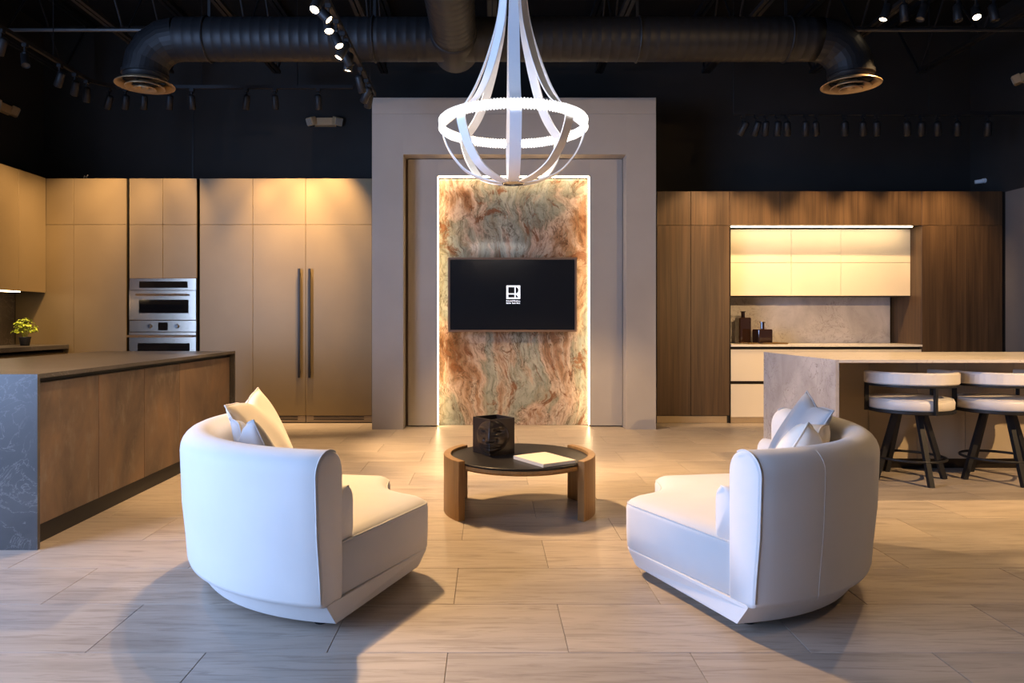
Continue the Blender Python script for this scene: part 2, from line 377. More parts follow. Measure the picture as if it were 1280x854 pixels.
bm = new_bm(); tube(bm, [(XL+0.01, 6.75, 4.02-0.09), (-3.9, 6.75, 3.93), (3.0, 6.75, 3.93), (XR-0.01, 6.75, 3.93)], 0.017, 10)
tag(finish('conduit_pipe', bm, M['pipe'], smooth=True), 'thin galvanised pipe crossing under the joists behind the black duct', 'pipe')

# ------------------------------------------------------------------ ducts
DY, DZ, DR = 6.2, 3.62, 0.185
LX, RX, ER = -3.01, 3.17, 0.30
d = thing('air_duct', 'long black spiral air duct with drop elbows at both ends and an overhead branch', 'duct', (0.08, DY, DZ))
def ribbed(pts, r, step=0.075, h=0.0022):
    """resample a path and add raised spiral seams"""
    out = []; rad = []
    for a, b in zip(pts, pts[1:]):
        a = Vector(a); b = Vector(b); L = (b-a).length; n = max(1, int(L/step))
        for i in range(n):
            p = a.lerp(b, i/n); q = (b-a).normalized()
            out += [p, p+q*0.006, p+q*0.012]; rad += [r, r+h, r]
    out.append(Vector(pts[-1])); rad.append(r); return out, rad
bm = new_bm(); p, rr = ribbed([(LX+ER, DY, DZ), (RX-ER, DY, DZ)], DR, 0.083); tube(bm, p, rr, 32); finish('main_run', bm, M['duct'], d, smooth=True)
for X, s in ((LX, 1), (RX, -1)):
    bm = new_bm(); pts = [(X+s*(ER-ER*math.sin(a)), DY, DZ-ER+ER*math.cos(a)) for a in [i*PI/2/4 for i in range(5)]]
    tube(bm, pts, DR, 32); finish('elbow', bm, M['duct'], d)
    bm = new_bm(); p, rr = ribbed([(X, DY, DZ-ER), (X, DY, 3.262)], DR-0.004, 0.06, 0.003); tube(bm, p, rr, 32); finish('drop_neck', bm, M['duct'], d, smooth=True)
    for zz, q in ((DZ-ER, 0.008),):
        bm = new_bm(); lathe(bm, [(DR-0.006, zz-0.02), (DR+q, zz-0.015), (DR+q, zz+0.015), (DR-0.006, zz+0.02)], 32, X, DY); finish('band', bm, M['duct'], d)
for X in (-2.45, -1.0, 1.3, 2.6):
    bm = new_bm(); tube(bm, [(X, DY+(DR+0.006)*math.cos(a), DZ+(DR+0.006)*math.sin(a)) for a in [i*2*PI/28 for i in range(28)]], 0.008, 6, True)
    box(bm, X-0.012, X+0.012, DY-0.004, DY+0.004, DZ+DR, ZC-0.003); finish('hanger_strap', bm, M['steel_black'], d)
for X, lab in ((LX, 'round tan ring diffuser below the duct elbow over the bronze cabinets'), (RX, 'round tan ring diffuser below the duct elbow over the walnut cabinets')):
    f = thing('air_diffuser', lab, 'diffuser', (X, DY, 3.17))
    for i, (ri, ro_, z0) in enumerate(((0.175, 0.245, 3.215), (0.105, 0.165, 3.195), (0.03, 0.095, 3.18))):
        bm = new_bm(); lathe(bm, [(ri, z0+0.035), (ro_-0.004, z0), (ro_, z0), (ro_, z0+0.006), (ri+0.004, z0+0.043), (ri, z0+0.043)], 40, X, DY, True)
        finish('ring_vane', bm, M['diffuser'], f, smooth=True)
    bm = new_bm(); lathe(bm, [(0.0, 3.185), (0.03, 3.19), (0.03, 3.225), (0.0, 3.228)], 20, X, DY); finish('core', bm, M['diffuser'], f, smooth=True)
    bm = new_bm(); box(bm, X-0.17, X+0.17, DY-0.006, DY+0.006, 3.222, 3.236); box(bm, X-0.006, X+0.006, DY-0.17, DY+0.17, 3.222, 3.236); finish('spider', bm, M['black'], f)
d2 = d
bm = new_bm(); p, rr = ribbed([(-0.30, YF+0.02, 3.62), (-0.30, DY-DR-0.01, 3.62)], 0.19, 0.09); tube(bm, p, rr, 32); finish('branch_run', bm, M['duct'], d2, smooth=True)
bm = new_bm(); tube(bm, [(-0.30, DY-DR-0.02, 3.62), (-0.30, DY-DR, 3.62), (-0.30, DY+DR+0.06, 3.615), (-0.30, DY+DR+0.10, 3.615)], [0.19, 0.205, 0.205, 0.19], 32); finish('tee_saddle', bm, M['duct'], d2, smooth=True)

# ------------------------------------------------------------------ track lighting
def aim(o, frm, to):
    o.rotation_euler = (Vector(to)-Vector(frm)).to_track_quat('-Z', 'Y').to_euler()
HEAD = {}
def head_meshes(lit):
    if lit in HEAD: return HEAD[lit]
    out = []
    bm = new_bm(); lathe(bm, [(0.0, 0.075), (0.022, 0.075), (0.034, 0.06), (0.036, -0.07), (0.032, -0.075), (0.030, -0.055), (0.0, -0.05)], 16)
    out.append(('barrel', bm, M['steel_black'], True))
    bm = new_bm(); lathe(bm, [(0.0, -0.062), (0.030, -0.062)], 16); out.append(('lens', bm, M['lamp_face'] if lit else M['lamp_off'], False))
    res = []
    for n, b, m, s in out:
        me = bpy.data.meshes.new(n); bmesh.ops.recalc_face_normals(b, faces=b.faces); b.to_mesh(b_me := me); b.free()
        for p in me.polygons: p.use_smooth = s
        me.materials.append(m); res.append((n, me))
    HEAD[lit] = res; return res
def track_head(loc, target, label, group, lit=True, power=0.0, ang=40, blend=0.5, col=WARM, drop=0.11):
    """loc = point on the underside of the track"""
    t = thing('track_spotlight', label, 'spotlight', loc, 0, group)
    piv = Vector((loc[0], loc[1], loc[2]-drop))
    bm = new_bm(); box(bm, -0.02, 0.02, -0.02, 0.02, -0.03, 0.0); box(bm, -0.006, 0.006, -0.012, 0.012, -drop+0.02, -0.03); cyl(bm, (-0.012, 0, -drop+0.03), (0.012, 0, -drop+0.03), 0.018, n=10)
    finish('bracket', bm, M['steel_black'], t, local=True)
    for n, me in head_meshes(lit):
        o = bpy.data.objects.new(n, me); C.objects.link(o); o.parent = t; o.location = (0, 0, -drop-0.03); aim(o, piv, target); WM[o.name] = WM[t.name]
    if power > 0:
        L = bpy.data.lights.new('spot_beam', 'SPOT'); L.energy = power; L.color = col; L.spot_size = math.radians(ang); L.spot_blend = blend; L.shadow_soft_size = 0.028
        lo = bpy.data.objects.new('spot_beam', L); C.objects.link(lo); lo.parent = t
        dv = (Vector(target)-piv).normalized(); lo.location = Vector((0, 0, -drop-0.03)) + dv*0.085; aim(lo, piv, target)
    return t
def rail(name, label, pts, hang=()):
    t = thing(name, label, 'light track', pts[0])
    for a, b in zip(pts, pts[1:]):
        bm = new_bm(); bar(bm, a, b, 0.034, 0.034); finish('rail', bm, M['steel_black'], t)
    for x, y in hang:
        bm = new_bm(); cyl(bm, (x, y, pts[0][2]+0.015), (x, y, ZC-0.002), 0.005, n=6); finish('hanger_rod', bm, M['steel_black'], t)
    return t
TZ = 3.60
# centre track running back beside the chandelier, hung below the duct
CX, CZ = -1.12, 3.38
rail('light_track', 'black light track running back past the ring chandelier', [(CX, 2.2, CZ), (CX, 6.95, CZ)], [(CX, 2.5), (CX, 4.3), (CX, 6.7)])
gl = 'spotlights on the track beside the chandelier'; ll = 'small black spotlight on the track running past the chandelier'
for y, tg, pw, an in ((6.62, (-1.6, 7.6, 1.9), 0, 50), (6.48, (-2.6, 8.0, 1.2), 150, 50), (6.18, (-0.6, 7.6, 0.6), 0, 50), (5.66, (-1.5, 5.6, 0.0), 380, 55), (5.56, (0.4, 6.6, 0.0), 700, 58),
                      (5.42, (-2.4, 4.6, 0.5), 220, 55), (5.20, (0.25, 4.1, 0.3), 600, 66), (4.94, (-0.5, 3.5, 0.3), 210, 58), (4.76, (1.8, 4.3, 0.3), 220, 56), (4.62, (-1.6, 2.6, 0.3), 110, 60)):
    track_head((CX, y, CZ-0.017), tg, ll, gl, True, pw, an)
# left tracks
rail('light_track', 'black light track along the left wall turning over the bronze cabinets', [(-4.06, 3.0, TZ), (-4.06, 7.2, TZ), (-3.9, 7.4, TZ), (-1.42, 7.4, TZ)], [(-4.06, 5.0), (-4.06, 6.6), (-3.0, 7.4), (-2.0, 7.4)])
gl = 'spotlights on the track over the bronze cabinets'; ll = 'small black spotlight on the track over the bronze cabinets'
for px, tx, pw in ((136, -4.7, 70), (157, -4.25, 60), (180, -3.95, 0), (212, -3.7, 80), (240, -3.2, 0), (308, -2.9, 70), (344, -2.3, 150), (398, -1.85, 170)):
    X = wx(px, 7.4); track_head((X, 7.4, TZ-0.017), (tx, 7.98, 2.1), ll, gl, False, pw*2.6, 62, 0.8)
gl = 'spotlights on the track along the left wall'; ll = 'small black spotlight on the track along the left wall'
for y, tg, pw in ((5.9, (-5.0, 6.4, 1.8), 90), (6.2, (-3.0, 5.0, 0.8), 130), (6.7, (-5.0, 7.3, 2.0), 110), (6.95, (-4.9, 7.9, 1.9), 60), (7.15, (-4.6, 8.0, 1.7), 0)):
    track_head((-4.06, y, TZ-0.017), tg, ll, gl, False, pw*1.8, 60, 0.7)
# right track over the walnut cabinets
RZ = 3.325
rail('light_track', 'black light track hung over the walnut cabinets', [(wx(917, 7.4), 7.4, RZ), (XR-0.02, 7.4, RZ)], [(wx(917, 7.4), 7.4), (4.6, 7.4)])
gl = 'spotlights on the track over the walnut cabinets'; ll = 'small black spotlight on the track over the walnut cabinets'
for px, tx, z, lit, pw in ((929, 2.2, 2.2, 0, 60), (945.5, 2.6, 2.2, 1, 45), (957, 3.0, 2.1, 1, 45), (972, 3.1, 1.7, 1, 60), (984, 3.4, 2.2, 0, 0), (1007, 3.5, 1.7, 1, 60), (1020, 3.75, 2.2, 0, 45),
                       (1056, 4.0, 1.8, 0, 50), (1079, 4.25, 2.2, 1, 55), (1096, 4.4, 1.9, 0, 0), (1134, 4.75, 2.2, 0, 50), (1152, 4.9, 2.2, 0, 0), (1172, 5.1, 2.2, 0, 40), (1197, 5.3, 2.2, 1, 35), (1235, 5.6, 2.0, 0, 0)):
    X = wx(px, 7.4); track_head((X, 7.4, RZ-0.017), (tx, 8.0, z), ll, gl, bool(lit), pw*2.2, 46, 0.9)
# high right track
rail('light_track', 'black light track close under the joists near the walnut side', [(2.0, 6.0, 3.925), (XR-0.02, 6.0, 3.925)], [(2.6, 6.0), (4.0, 6.0), (5.2, 6.0)])
gl = 'spotlights on the track under the joists'; ll = 'small black spotlight on the high track under the joists'
for px, tg, lit, pw in ((1107, (1.7, 5.5, 0.0), 1, 0), (1130, (4.4, 7.0, 0.0), 0, 160), (1153, (2.0, 5.2, 0.0), 0, 420), (1197, (4.0, 5.8, 0.88), 0, 120), (1220, (3.0, 3.6, 0.2), 1, 260), (1242, (4.6, 5.6, 0.88), 0, 120)):
    X = wx(px, 6.0); track_head((X, 6.0, 3.908), tg, ll, gl, bool(lit), pw, 62, 1.0)
# track over the near floor, above and beside the camera
rail('light_track', 'black light track over the near floor', [(-4.6, 2.1, 3.38), (5.6, 2.1, 3.38)], [(-4.0, 2.1), (0.5, 2.1), (5.0, 2.1)])
gl = 'spotlights on the track over the near floor'; ll = 'small black spotlight on the unseen track over the near floor'
for X, tg, pw, an in ((4.75, (3.7, 5.4, 0.2), 850, 66), (4.45, (4.4, 3.0, 0.0), 200, 66), (-0.3, (-2.6, 4.9, 0.4), 200, 66), (3.3, (0.26, 7.6, 2.0), 260, 60), (3.9, (1.6, 3.0, 0.4), 80, 60), (2.6, (3.5, 8.4, 1.0), 900, 34)):  # second and fifth heads are added, unseen, to warm the right chair's back
    track_head((X, 2.1, 3.363), tg, ll, gl, True, pw, an, 1.0)

# ------------------------------------------------------------------ portal, stone panel, TV
PY = 7.54; PX0, PX1, PZ = wx(465, PY), wx(820, PY), wz(122, PY)
IX0, IX1, IZ = wx(504, PY), wx(783, PY), wz(193, PY); SY = 7.74
SX0, SX1, SZ = wx(547, SY), wx(737, SY), wz(220, SY)
ps = thing('media_wall_surround', 'wide taupe portal surround framing the lit stone panel', 'wall surround', ((PX0+PX1)/2, PY, 0))
for a, b in ((PX0, IX0), (IX1, PX1)):
    bx('surround_leg', M['portal'], ps, a, b, PY, YB-0.002, 0.0, wz(142.5, PY)-0.001)
bx('surround_header', M['portal'], ps, PX0, PX1, PY, YB-0.002, wz(142.5, PY)+0.001, PZ, 0.002)
bx('surround_lintel', M['portal'], ps, IX0, IX1, PY, YB-0.002, IZ, wz(142.5, PY)-0.001)
bx('recess_panel', M['portal'], ps, IX0+0.03, SX0, SY, SY+0.05, 0.012, IZ-0.006, 0.001)
bx('recess_panel', M['portal'], ps, SX1, IX1-0.006, SY, SY+0.05, 0.012, IZ-0.006, 0.001)
bx('recess_panel', M['portal'], ps, SX0, SX1, SY, SY+0.05, SZ, IZ-0.006)
for a in ((IX0+0.002, SX0-0.022, 0.002, IZ-0.002), (SX1+0.022, IX1-0.002, 0.002, IZ-0.002), (SX0-0.022, SX1+0.022, SZ+0.022, IZ-0.002)): bx('recess_backing', M['tv_frame'], ps, a[0], a[1], SY+0.05, SY+0.06, a[2], a[3])
bx('panel_reveal', M['portal'], ps, SX0-0.02, SX0, SY+0.06, 7.90, 0.0, SZ+0.02); bx('panel_reveal', M['portal'], ps, SX1, SX1+0.02, SY+0.06, 7.90, 0.0, SZ+0.02)
for nm, a in (('led_strip', (SX0+0.001, SX0+0.009, SY+0.004, SY+0.05, 0.02, SZ-0.01)), ('led_strip', (SX1-0.009, SX1-0.001, SY+0.004, SY+0.05, 0.02, SZ-0.01)), ('led_strip', (SX0+0.012, SX1-0.012, SY+0.004, SY+0.05, SZ-0.009, SZ-0.001))):
    bx(nm, M['led'], ps, *a)
bx('back_board', M['carcass'], ps, SX0-0.01, SX1+0.01, 7.91, 7.94, 0.0, SZ+0.02)
STY = 7.845
tag(bx('stone_panel', M['stone'], None, SX0+0.012, SX1-0.012, STY, STY+0.03, 0.002, SZ-0.012), 'tall polished quartzite slab in rust, green and pink behind the television', 'stone panel')
tv = thing('television', 'flat black television with thin wooden bezel mounted on the stone slab', 'television', (wx(640.5, 7.7), 7.75, 1.037))
TX0_, TX1_, TZ0, TZ1 = wx(560, 7.72), wx(721, 7.72), wz(415, 7.72), wz(322, 7.72)
bx('housing', M['black'], tv, TX0_+0.02, TX1_-0.02, 7.735, STY-0.001, TZ0+0.02, TZ1-0.02)
for a in ((TX0_, TX1_, TZ0, TZ0+0.022), (TX0_, TX1_, TZ1-0.022, TZ1), (TX0_, TX0_+0.022, TZ0+0.022, TZ1-0.022), (TX1_-0.022, TX1_, TZ0+0.022, TZ1-0.022)):
    bx('bezel', M['tv_frame'], tv, a[0], a[1], 7.72, 7.76, a[2], a[3])
scr = bx('screen', M['screen'], tv, TX0_+0.022, TX1_-0.022, 7.729, 7.736, TZ0+0.022, TZ1-0.022)
LY = 7.7285
def lx(c): return wx(610+c/21.333, LY)
def lz(c): return wz(345+c/21.333, LY)
logo = bx('logo_square', M['logo'], scr, lx(490), lx(860), LY-0.0008, LY, lz(615), lz(255))
def flat(name, pts, m, y):
    bm = new_bm(); loft(bm, [[(lx(a), y, lz(b)) for a, b in pts], [(lx(a), y-0.0008, lz(b)) for a, b in pts]]); return finish(name, bm, m, scr)
flat('logo_cutout', [(540, 300), (705, 300), (705, 465), (540, 465)], M['logo_dark'], LY-0.001)
flat('logo_cutout', [(540, 495), (705, 495), (705, 575), (540, 575)], M['logo_dark'], LY-0.001)
flat('logo_cutout', [(738, 300)] + [(745+67*math.sin(a), 382-82*math.cos(a)) for a in [i*PI/10 for i in range(11)]] + [(738, 465)], M['logo_dark'], LY-0.001)
flat('logo_cutout', [(738, 495), (752, 495), (815, 575), (738, 575)], M['logo_dark'], LY-0.001)
random.seed(3)
for (z0, words) in ((685, ((490, 665), (680, 860))), (745, ((490, 625), (645, 745), (765, 855)))):
    bm = new_bm()
    for (a, b) in words:
        x = a
        while x < b-8:
            wd = random.choice((14, 17, 20)); tall = 46 if x == a else random.choice((26, 28, 30, 40))
            for u0, u1, v0, v1 in ((x, x+6, 0, tall), (x+wd-6, x+wd, 0, tall*0.62), (x, x+wd, tall*0.5, tall*0.62)):
                box(bm, lx(u0), lx(min(u1, b)), LY-0.0008, LY, lz(z0-v0), lz(z0-v1))
            x += wd+5
    finish('logo_caption', bm, M['logo'], scr)

# ------------------------------------------------------------------ bronze cabinet wall
CY = 8.0; CT = wz(223, CY); CJ = wz(281, CY)
def cab(label, x0, x1, z0, z1, doors, dm, front=CY, back=YB-0.003, name='tall_cabinet', body=True, kick=None, cat='cabinet', group=None):
    """doors: (x0,x1,z0,z1[,handle])"""
    t = thing(name, label, cat, ((x0+x1)/2, front+0.3, z0), 0, group)
    if body: bx('carcass', M['carcass'], t, x0+0.001, x1-0.001, front+0.021, back, z0+(0.1 if kick else 0), z1-0.001)
    if kick: bx('kickboard', kick, t, x0+0.001, x1-0.001, front+0.05, front+0.07, z0, z0+0.1)
    ds = []
    for d in doors:
        g = 0.0018
        ds.append(bx('door', dm, t, d[0]+g, d[1]-g, front, front+0.02, d[2]+g, d[3]-g, 0.0015))
    return t, ds
B = M['bronze_door']
xa, xb, xc, xd = -5.35, wx(57, CY), wx(92, CY), wx(158, CY)
cab('tall bronze corner cabinet beside the dark splashback', xa, xd, 0, CT, [(xb, xc, CJ, CT), (xc, xd, CJ, CT), (xa, xc, 0.1, CJ), (xc, xd, 0.1, CJ)], B, kick=M['dark_bronze'])
xe, xf, xm = wx(161.5, CY), wx(246, CY), wx(203.5, CY)
ZO1, ZO0, ZM = wz(348, CY), 0.45, 0.0
t, _ = cab('tall bronze cabinet housing the two stainless ovens', xe, xf, 0, CT, [(xe, xm, CJ, CT), (xm, xf, CJ, CT), (xe, xm, ZO1, CJ), (xm, xf, ZO1, CJ), (xe, xf, 0.1, 0.42)], B, body=False, kick=M['dark_bronze'])
bx('carcass', M['carcass'], t, xe+0.001, xf-0.001, CY+0.021, YB-0.003, ZO1, CT-0.001); bx('carcass', M['carcass'], t, xe+0.001, xf-0.001, CY+0.021, YB-0.003, 0.1, 0.42)
for a, b in ((xe+0.001, xe+0.006), (xf-0.006, xf-0.001)): bx('side_panel', M['carcass'], t, a, b, CY+0.021, YB-0.003, 0.421, ZO1-0.001)
xg, xh, xi, xj = wx(249.5, CY), wx(316, CY), wx(382, CY), PX0-0.004 + 0.0
xj = wx(465, CY)
cab('tall bronze cabinet between the ovens and the refrigerator', xg, xh, 0, CT, [(xg, xh, CJ, CT), (xg, xh, 0.1, CJ)], B, kick=M['dark_bronze'])
for (a, b, lab, hx) in ((xh, xi, 'narrow bronze-fronted refrigerator column with long dark handle', wx(375, CY)), (xi, xj, 'wide bronze-fronted refrigerator column beside the taupe surround', wx(388, CY))):
    t, ds = cab(lab, a, b, 0, CT, [(a, b, CJ, CT), (a, b, 0.085, CJ)], B, name='refrigerator', cat='refrigerator')
    bm = new_bm(); box(bm, hx-0.012, hx+0.012, CY-0.055, CY-0.03, wz(472, CY), wz(336, CY), 0.003)
    for zz in (wz(472, CY)+0.06, wz(336, CY)-0.06): box(bm, hx-0.008, hx+0.008, CY-0.031, CY-0.0005, zz-0.012, zz+0.012)
    finish('handle', bm, M['dark_bronze'], ds[1])
    gr = bx('vent_grille', M['grille'], t, a+0.004, b-0.004, CY+0.006, CY+0.019, 0.012, 0.082)
    for z0 in (0.040, 0.066): bx('vent_slot', M['black'], gr, a+0.09, b-0.09, CY+0.003, CY+0.0058, z0, z0+0.011)
bx_ = bx('cabinet_filler', M['carcass'], None, wx(158, CY)+0.001, xe-0.001, CY+0.1, YB-0.003, 0.0, CT-0.01); tag(bx_, 'dark recessed filler strip left of the oven cabinet', 'filler strip')
bx_ = bx('cabinet_filler', M['carcass'], None, xf+0.001, xg-0.001, CY+0.1, YB-0.003, 0.0, CT-0.01); tag(bx_, 'dark recessed filler strip right of the oven cabinet', 'filler strip')
# cable stub on top
bm = new_bm(); tube(bm, [(wx(104, 8.1), 8.1, CT+0.002), (wx(106, 8.1), 8.1, CT+0.05), (wx(108, 8.1), 8.1, CT+0.03), (wx(110, 8.1), 8.1, CT+0.06)], 0.006, 6); box(bm, wx(104, 8.1)-0.01, wx(104, 8.1)+0.01, 8.09, 8.11, CT-0.0008, CT+0.004)
tag(finish('cable_end', bm, M['pipe'], smooth=True), 'short grey cable end lying on the tall bronze cabinet', 'cable')
# ovens
def oz(c): return wz(340+c/8.13, CY)
def ox(c): return wx(155+c/8.13, CY)
ov = thing('speed_oven', 'stainless speed oven with two dark windows, upper of the two', 'oven', ((xe+xf)/2, CY+0.1, oz(488)))
bx('body', M['carcass'], ov, xe+0.008, xf-0.008, CY+0.012, YB-0.1, oz(488), oz(66))
bx('control_panel', M['steel'], ov, xe+0.004, xf-0.004, CY-0.006, CY+0.011, oz(186), oz(66), 0.002)
wd = bx('display_window', M['glass_black'], ov, ox(158), ox(648), CY-0.009, CY-0.0065, oz(162), oz(97))
dr = bx('door', M['steel'], ov, xe+0.004, xf-0.004, CY-0.012, CY+0.011, oz(488), oz(189), 0.002)
bx('door_window', M['glass_black'], dr, ox(158), ox(660), CY-0.015, CY-0.0125, oz(420), oz(283))
bm = new_bm(); cyl(bm, (ox(145), CY-0.055, oz(233)), (ox(655), CY-0.055, oz(233)), 0.011, n=12)
for q in (170, 630): cyl(bm, (ox(q), CY-0.055, oz(233)), (ox(q), CY-0.0125, oz(233)), 0.007, n=8)
finish('handle', bm, M['steel'], dr)
ov = thing('wall_oven', 'stainless wall oven with two knobs and bar handle, lower of the two', 'oven', ((xe+xf)/2, CY+0.1, 0.43))
bx('body', M['carcass'], ov, xe+0.008, xf-0.008, CY+0.012, YB-0.1, 0.4215, oz(492))
bx('control_panel', M['steel'], ov, xe+0.004, xf-0.004, CY-0.006, CY+0.011, oz(608), oz(494), 0.002)
bx('display_window', M['glass_black'], ov, ox(350), ox(447), CY-0.009, CY-0.0065, oz(594), oz(514))
for q in (265, 540):
    bm = new_bm(); cyl(bm, (ox(q), CY-0.0065, oz(552)), (ox(q), CY-0.035, oz(552)), 0.026, 0.022, 18); box(bm, ox(q)-0.004, ox(q)+0.004, CY-0.045, CY-0.034, oz(552)-0.02, oz(552)+0.02); finish('knob', bm, M['chrome'], ov)
dr = bx('door', M['steel'], ov, xe+0.004, xf-0.004, CY-0.012, CY+0.011, 0.4225, oz(613), 0.002)
bx('door_window', M['glass_black'], dr, ox(145), ox(672), CY-0.015, CY-0.0125, 0.53, oz(724))
bm = new_bm(); cyl(bm, (ox(55), CY-0.06, oz(652)), (ox(722), CY-0.06, oz(652)), 0.012, n=12)
for q in (90, 690): cyl(bm, (ox(q), CY-0.06, oz(652)), (ox(q), CY-0.0125, oz(652)), 0.008, n=8)
finish('handle', bm, M['steel'], dr)
# left wall: uppers, splashback, counter
UX = -5.0; UB = wz(366, CY)
jy = [7.992, 7.53, 7.0, 6.47, 5.94, 5.41]
for i, (y1, y0) in enumerate(zip(jy, jy[1:])):
    lab = ('bronze wall cabinet in the corner above the potted plant', 'bronze wall cabinet next to the corner one above the left counter', 'third bronze wall cabinet out from the corner above the left counter', 'fourth bronze wall cabinet out from the corner above the left counter', 'fifth bronze wall cabinet out from the corner above the left counter')[i]
    t = thing('wall_cabinet', lab, 'cabinet', ((XL+UX)/2, (y0+y1)/2, UB), 0, 'bronze wall cabinets on the left wall')
    bx('carcass', M['carcass'], t, XL+0.001, UX-0.021, y0+0.001, y1-0.001, UB+0.004, CT-0.002)
    bx('door', B, t, UX-0.02, UX, y0+0.0015, y1-0.0015, UB, CT, 0.0015)
led = bx('under_cabinet_light', M['led_soft'], None, -5.16, -5.06, 5.45, 7.65, UB-0.009, UB+0.0035); tag(led, 'warm light strip under the bronze wall cabinets', 'light strip')
tag(bx('splashback', M['splash_dark'], None, XL+0.001, -5.352, 5.41, 7.995, 0.893, UB+0.003), 'dark veined stone splashback on the left wall', 'splashback')
tag(bx('counter_top', M['dark_marble'], None, -5.351, -4.74, 5.41, 7.994, 0.845, 0.89, 0.002), 'dark stone counter along the left wall below the splashback', 'counter')
for i in range(4):
    y1 = 7.99-i*0.645; y0 = y1-0.645
    t = thing('base_cabinet', ('bronze base cabinet under the left counter below the potted plant', 'second bronze base cabinet from the corner under the left counter', 'third bronze base cabinet from the corner under the left counter', 'fourth bronze base cabinet from the corner under the left counter')[i], 'cabinet', (-5.05, (y0+y1)/2, 0), 0, 'bronze base cabinets under the left counter')
    bx('carcass', M['carcass'], t, XL+0.001, -4.801, y0+0.001, y1-0.001, 0.0, 0.815); bx('door', B, t, -4.80, -4.78, y0+0.0015, y1-0.0015, 0.1, 0.80, 0.0015)
# plant
pl = thing('potted_plant', 'small lime-green leafy plant in a black pot on the left counter', 'plant', (-4.98, 7.6, 0.8905))
bm = new_bm(); lathe(bm, [(0.0, 0.0), (0.042, 0.0), (0.058, 0.085), (0.060, 0.095), (0.054, 0.095), (0.050, 0.08), (0.0, 0.08)], 20); finish('pot', bm, M['pot'], pl, local=True, smooth=True)
bm = new_bm(); lathe(bm, [(0.0, 0.084), (0.048, 0.082)], 16); finish('soil', bm, M['soil'], pl, local=True)
bm = new_bm(); random.seed(11)
for i in range(150):
    th = random.uniform(0, 2*PI); ph = random.uniform(-0.25, 1.45); R = random.uniform(0.55, 1.0)
    c = Vector((0.125*R*math.cos(ph)*math.cos(th), 0.125*R*math.cos(ph)*math.sin(th), 0.165+0.13*R*math.sin(ph)))
    n = (c-Vector((0, 0, 0.1))).normalized(); a = n.orthogonal().normalized(); a.rotate(Matrix.Rotation(random.uniform(0, 6), 3, n)); b = n.cross(a)
    s = random.uniform(0.016, 0.028); q = [c-a*s, c+b*s*0.6+n*0.004, c+a*s-n*0.004, c-b*s*0.6+n*0.004]
    bm.faces.new([bm.verts.new(p) for p in q])
for i in range(12):
    a = i*2*PI/12; cyl(bm, (0.01*math.cos(a), 0.01*math.sin(a), 0.08), (0.06*math.cos(a), 0.06*math.sin(a), 0.2), 0.002, n=4)
fo = finish('foliage', bm, M['leaf'], pl, local=True); fo['kind'] = 'stuff'

# ------------------------------------------------------------------ dark island (left)
IXR, IXL, IY0, IY1, ITZ = -2.27, -3.47, 3.56, 6.34, 0.885
wt = thing('island_worktop', 'dark veined stone island worktop with waterfall ends beside the left armchair', 'worktop', ((IXR+IXL)/2, (IY0+IY1)/2, 0))
bx('top_slab', M['dark_marble'], wt, IXL, IXR, IY0+0.0222, IY1-0.0222, ITZ-0.022, ITZ)
bx('waterfall_end', M['dark_marble'], wt, IXL, IXR, IY0, IY0+0.022, 0.0, ITZ)
bx('waterfall_end', M['dark_marble'], wt, IXL, IXR, IY1-0.022, IY1, 0.0, ITZ)
isl = thing('island_cabinet', 'island cabinet with rust-brown oxidised panels beneath the dark worktop', 'cabinet', ((IXR+IXL)/2, (IY0+IY1)/2, 0))
bx('carcass', M['carcass'], isl, IXL+0.06, IXR-0.065, IY0+0.0225, IY1-0.0225, 0.0, ITZ-0.023)
ye = [IY0+0.03, 4.16, 4.75, 5.35, IY1-0.03]
ye = [IY0+0.03] + [885*2.31/(611-p) for p in (123.5, 180.5, 224.5)] + [IY1-0.03]
for a, b in zip(ye, ye[1:]): bx('panel', M['rust'], isl, IXR-0.062, IXR-0.04, a+0.0018, b-0.0018, 0.105, 0.834, 0.0015)
for a, b in zip(ye, ye[1:]): bx('panel', M['rust'], isl, IXL+0.035, IXL+0.058, a+0.0018, b-0.0018, 0.105, 0.834, 0.0015)

# ------------------------------------------------------------------ walnut wall (right)
WT = wz(239, CY); WJ = wz(282, CY); Wn = M['walnut']
x = [wx(p, CY) for p in (821, 863.5, 912, 975, 1034, 1152, 1253)]
t, _ = cab('tall dark walnut cabinet beside the taupe surround', x[0], x[2], 0, WT, [(x[0], x[1], WJ, WT), (x[1], x[2], WJ, WT), (x[0], x[1], 0.085, WJ), (x[1], x[2], 0.085, WJ)], Wn)
bx('kickboard', M['kick'], t, x[0]+0.002, x[2]-0.03, CY+0.004, CY+0.019, 0.004, 0.08)
bx('side_panel', M['dark_bronze'], t, x[2]-0.022+0.022, x[2]+0.012, CY-0.002, YB-0.004, 0.0, WJ-0.002)
for i, (a, b, lab) in enumerate(((x[2], x[3], 'walnut bridging cabinet nearest the tall walnut pair above the lit niche'), (x[3], x[4], 'walnut bridging cabinet in the middle above the lit niche'), (x[4], x[5], 'long walnut bridging cabinet above the right part of the lit niche'))):
    cab(lab, a, b, WJ, WT, [(a, b, WJ, WT)], Wn, name='bridging_cabinet')
t, _ = cab('tall dark walnut cabinet in the corner beside the right wall', x[5]+0.001, x[6], 0, WT, [(x[5], x[6], WJ, WT), (x[5], x[6], 0.085, WJ)], Wn, body=False)
bx('carcass', Wn, t, x[5]+0.001, x[6]-0.001, CY+0.021, YB-0.003, 0.0, WT-0.001)
bx('end_filler', M['black'], t, x[6], XR-0.002, CY+0.03, YB-0.004, 0.0, WT-0.004)
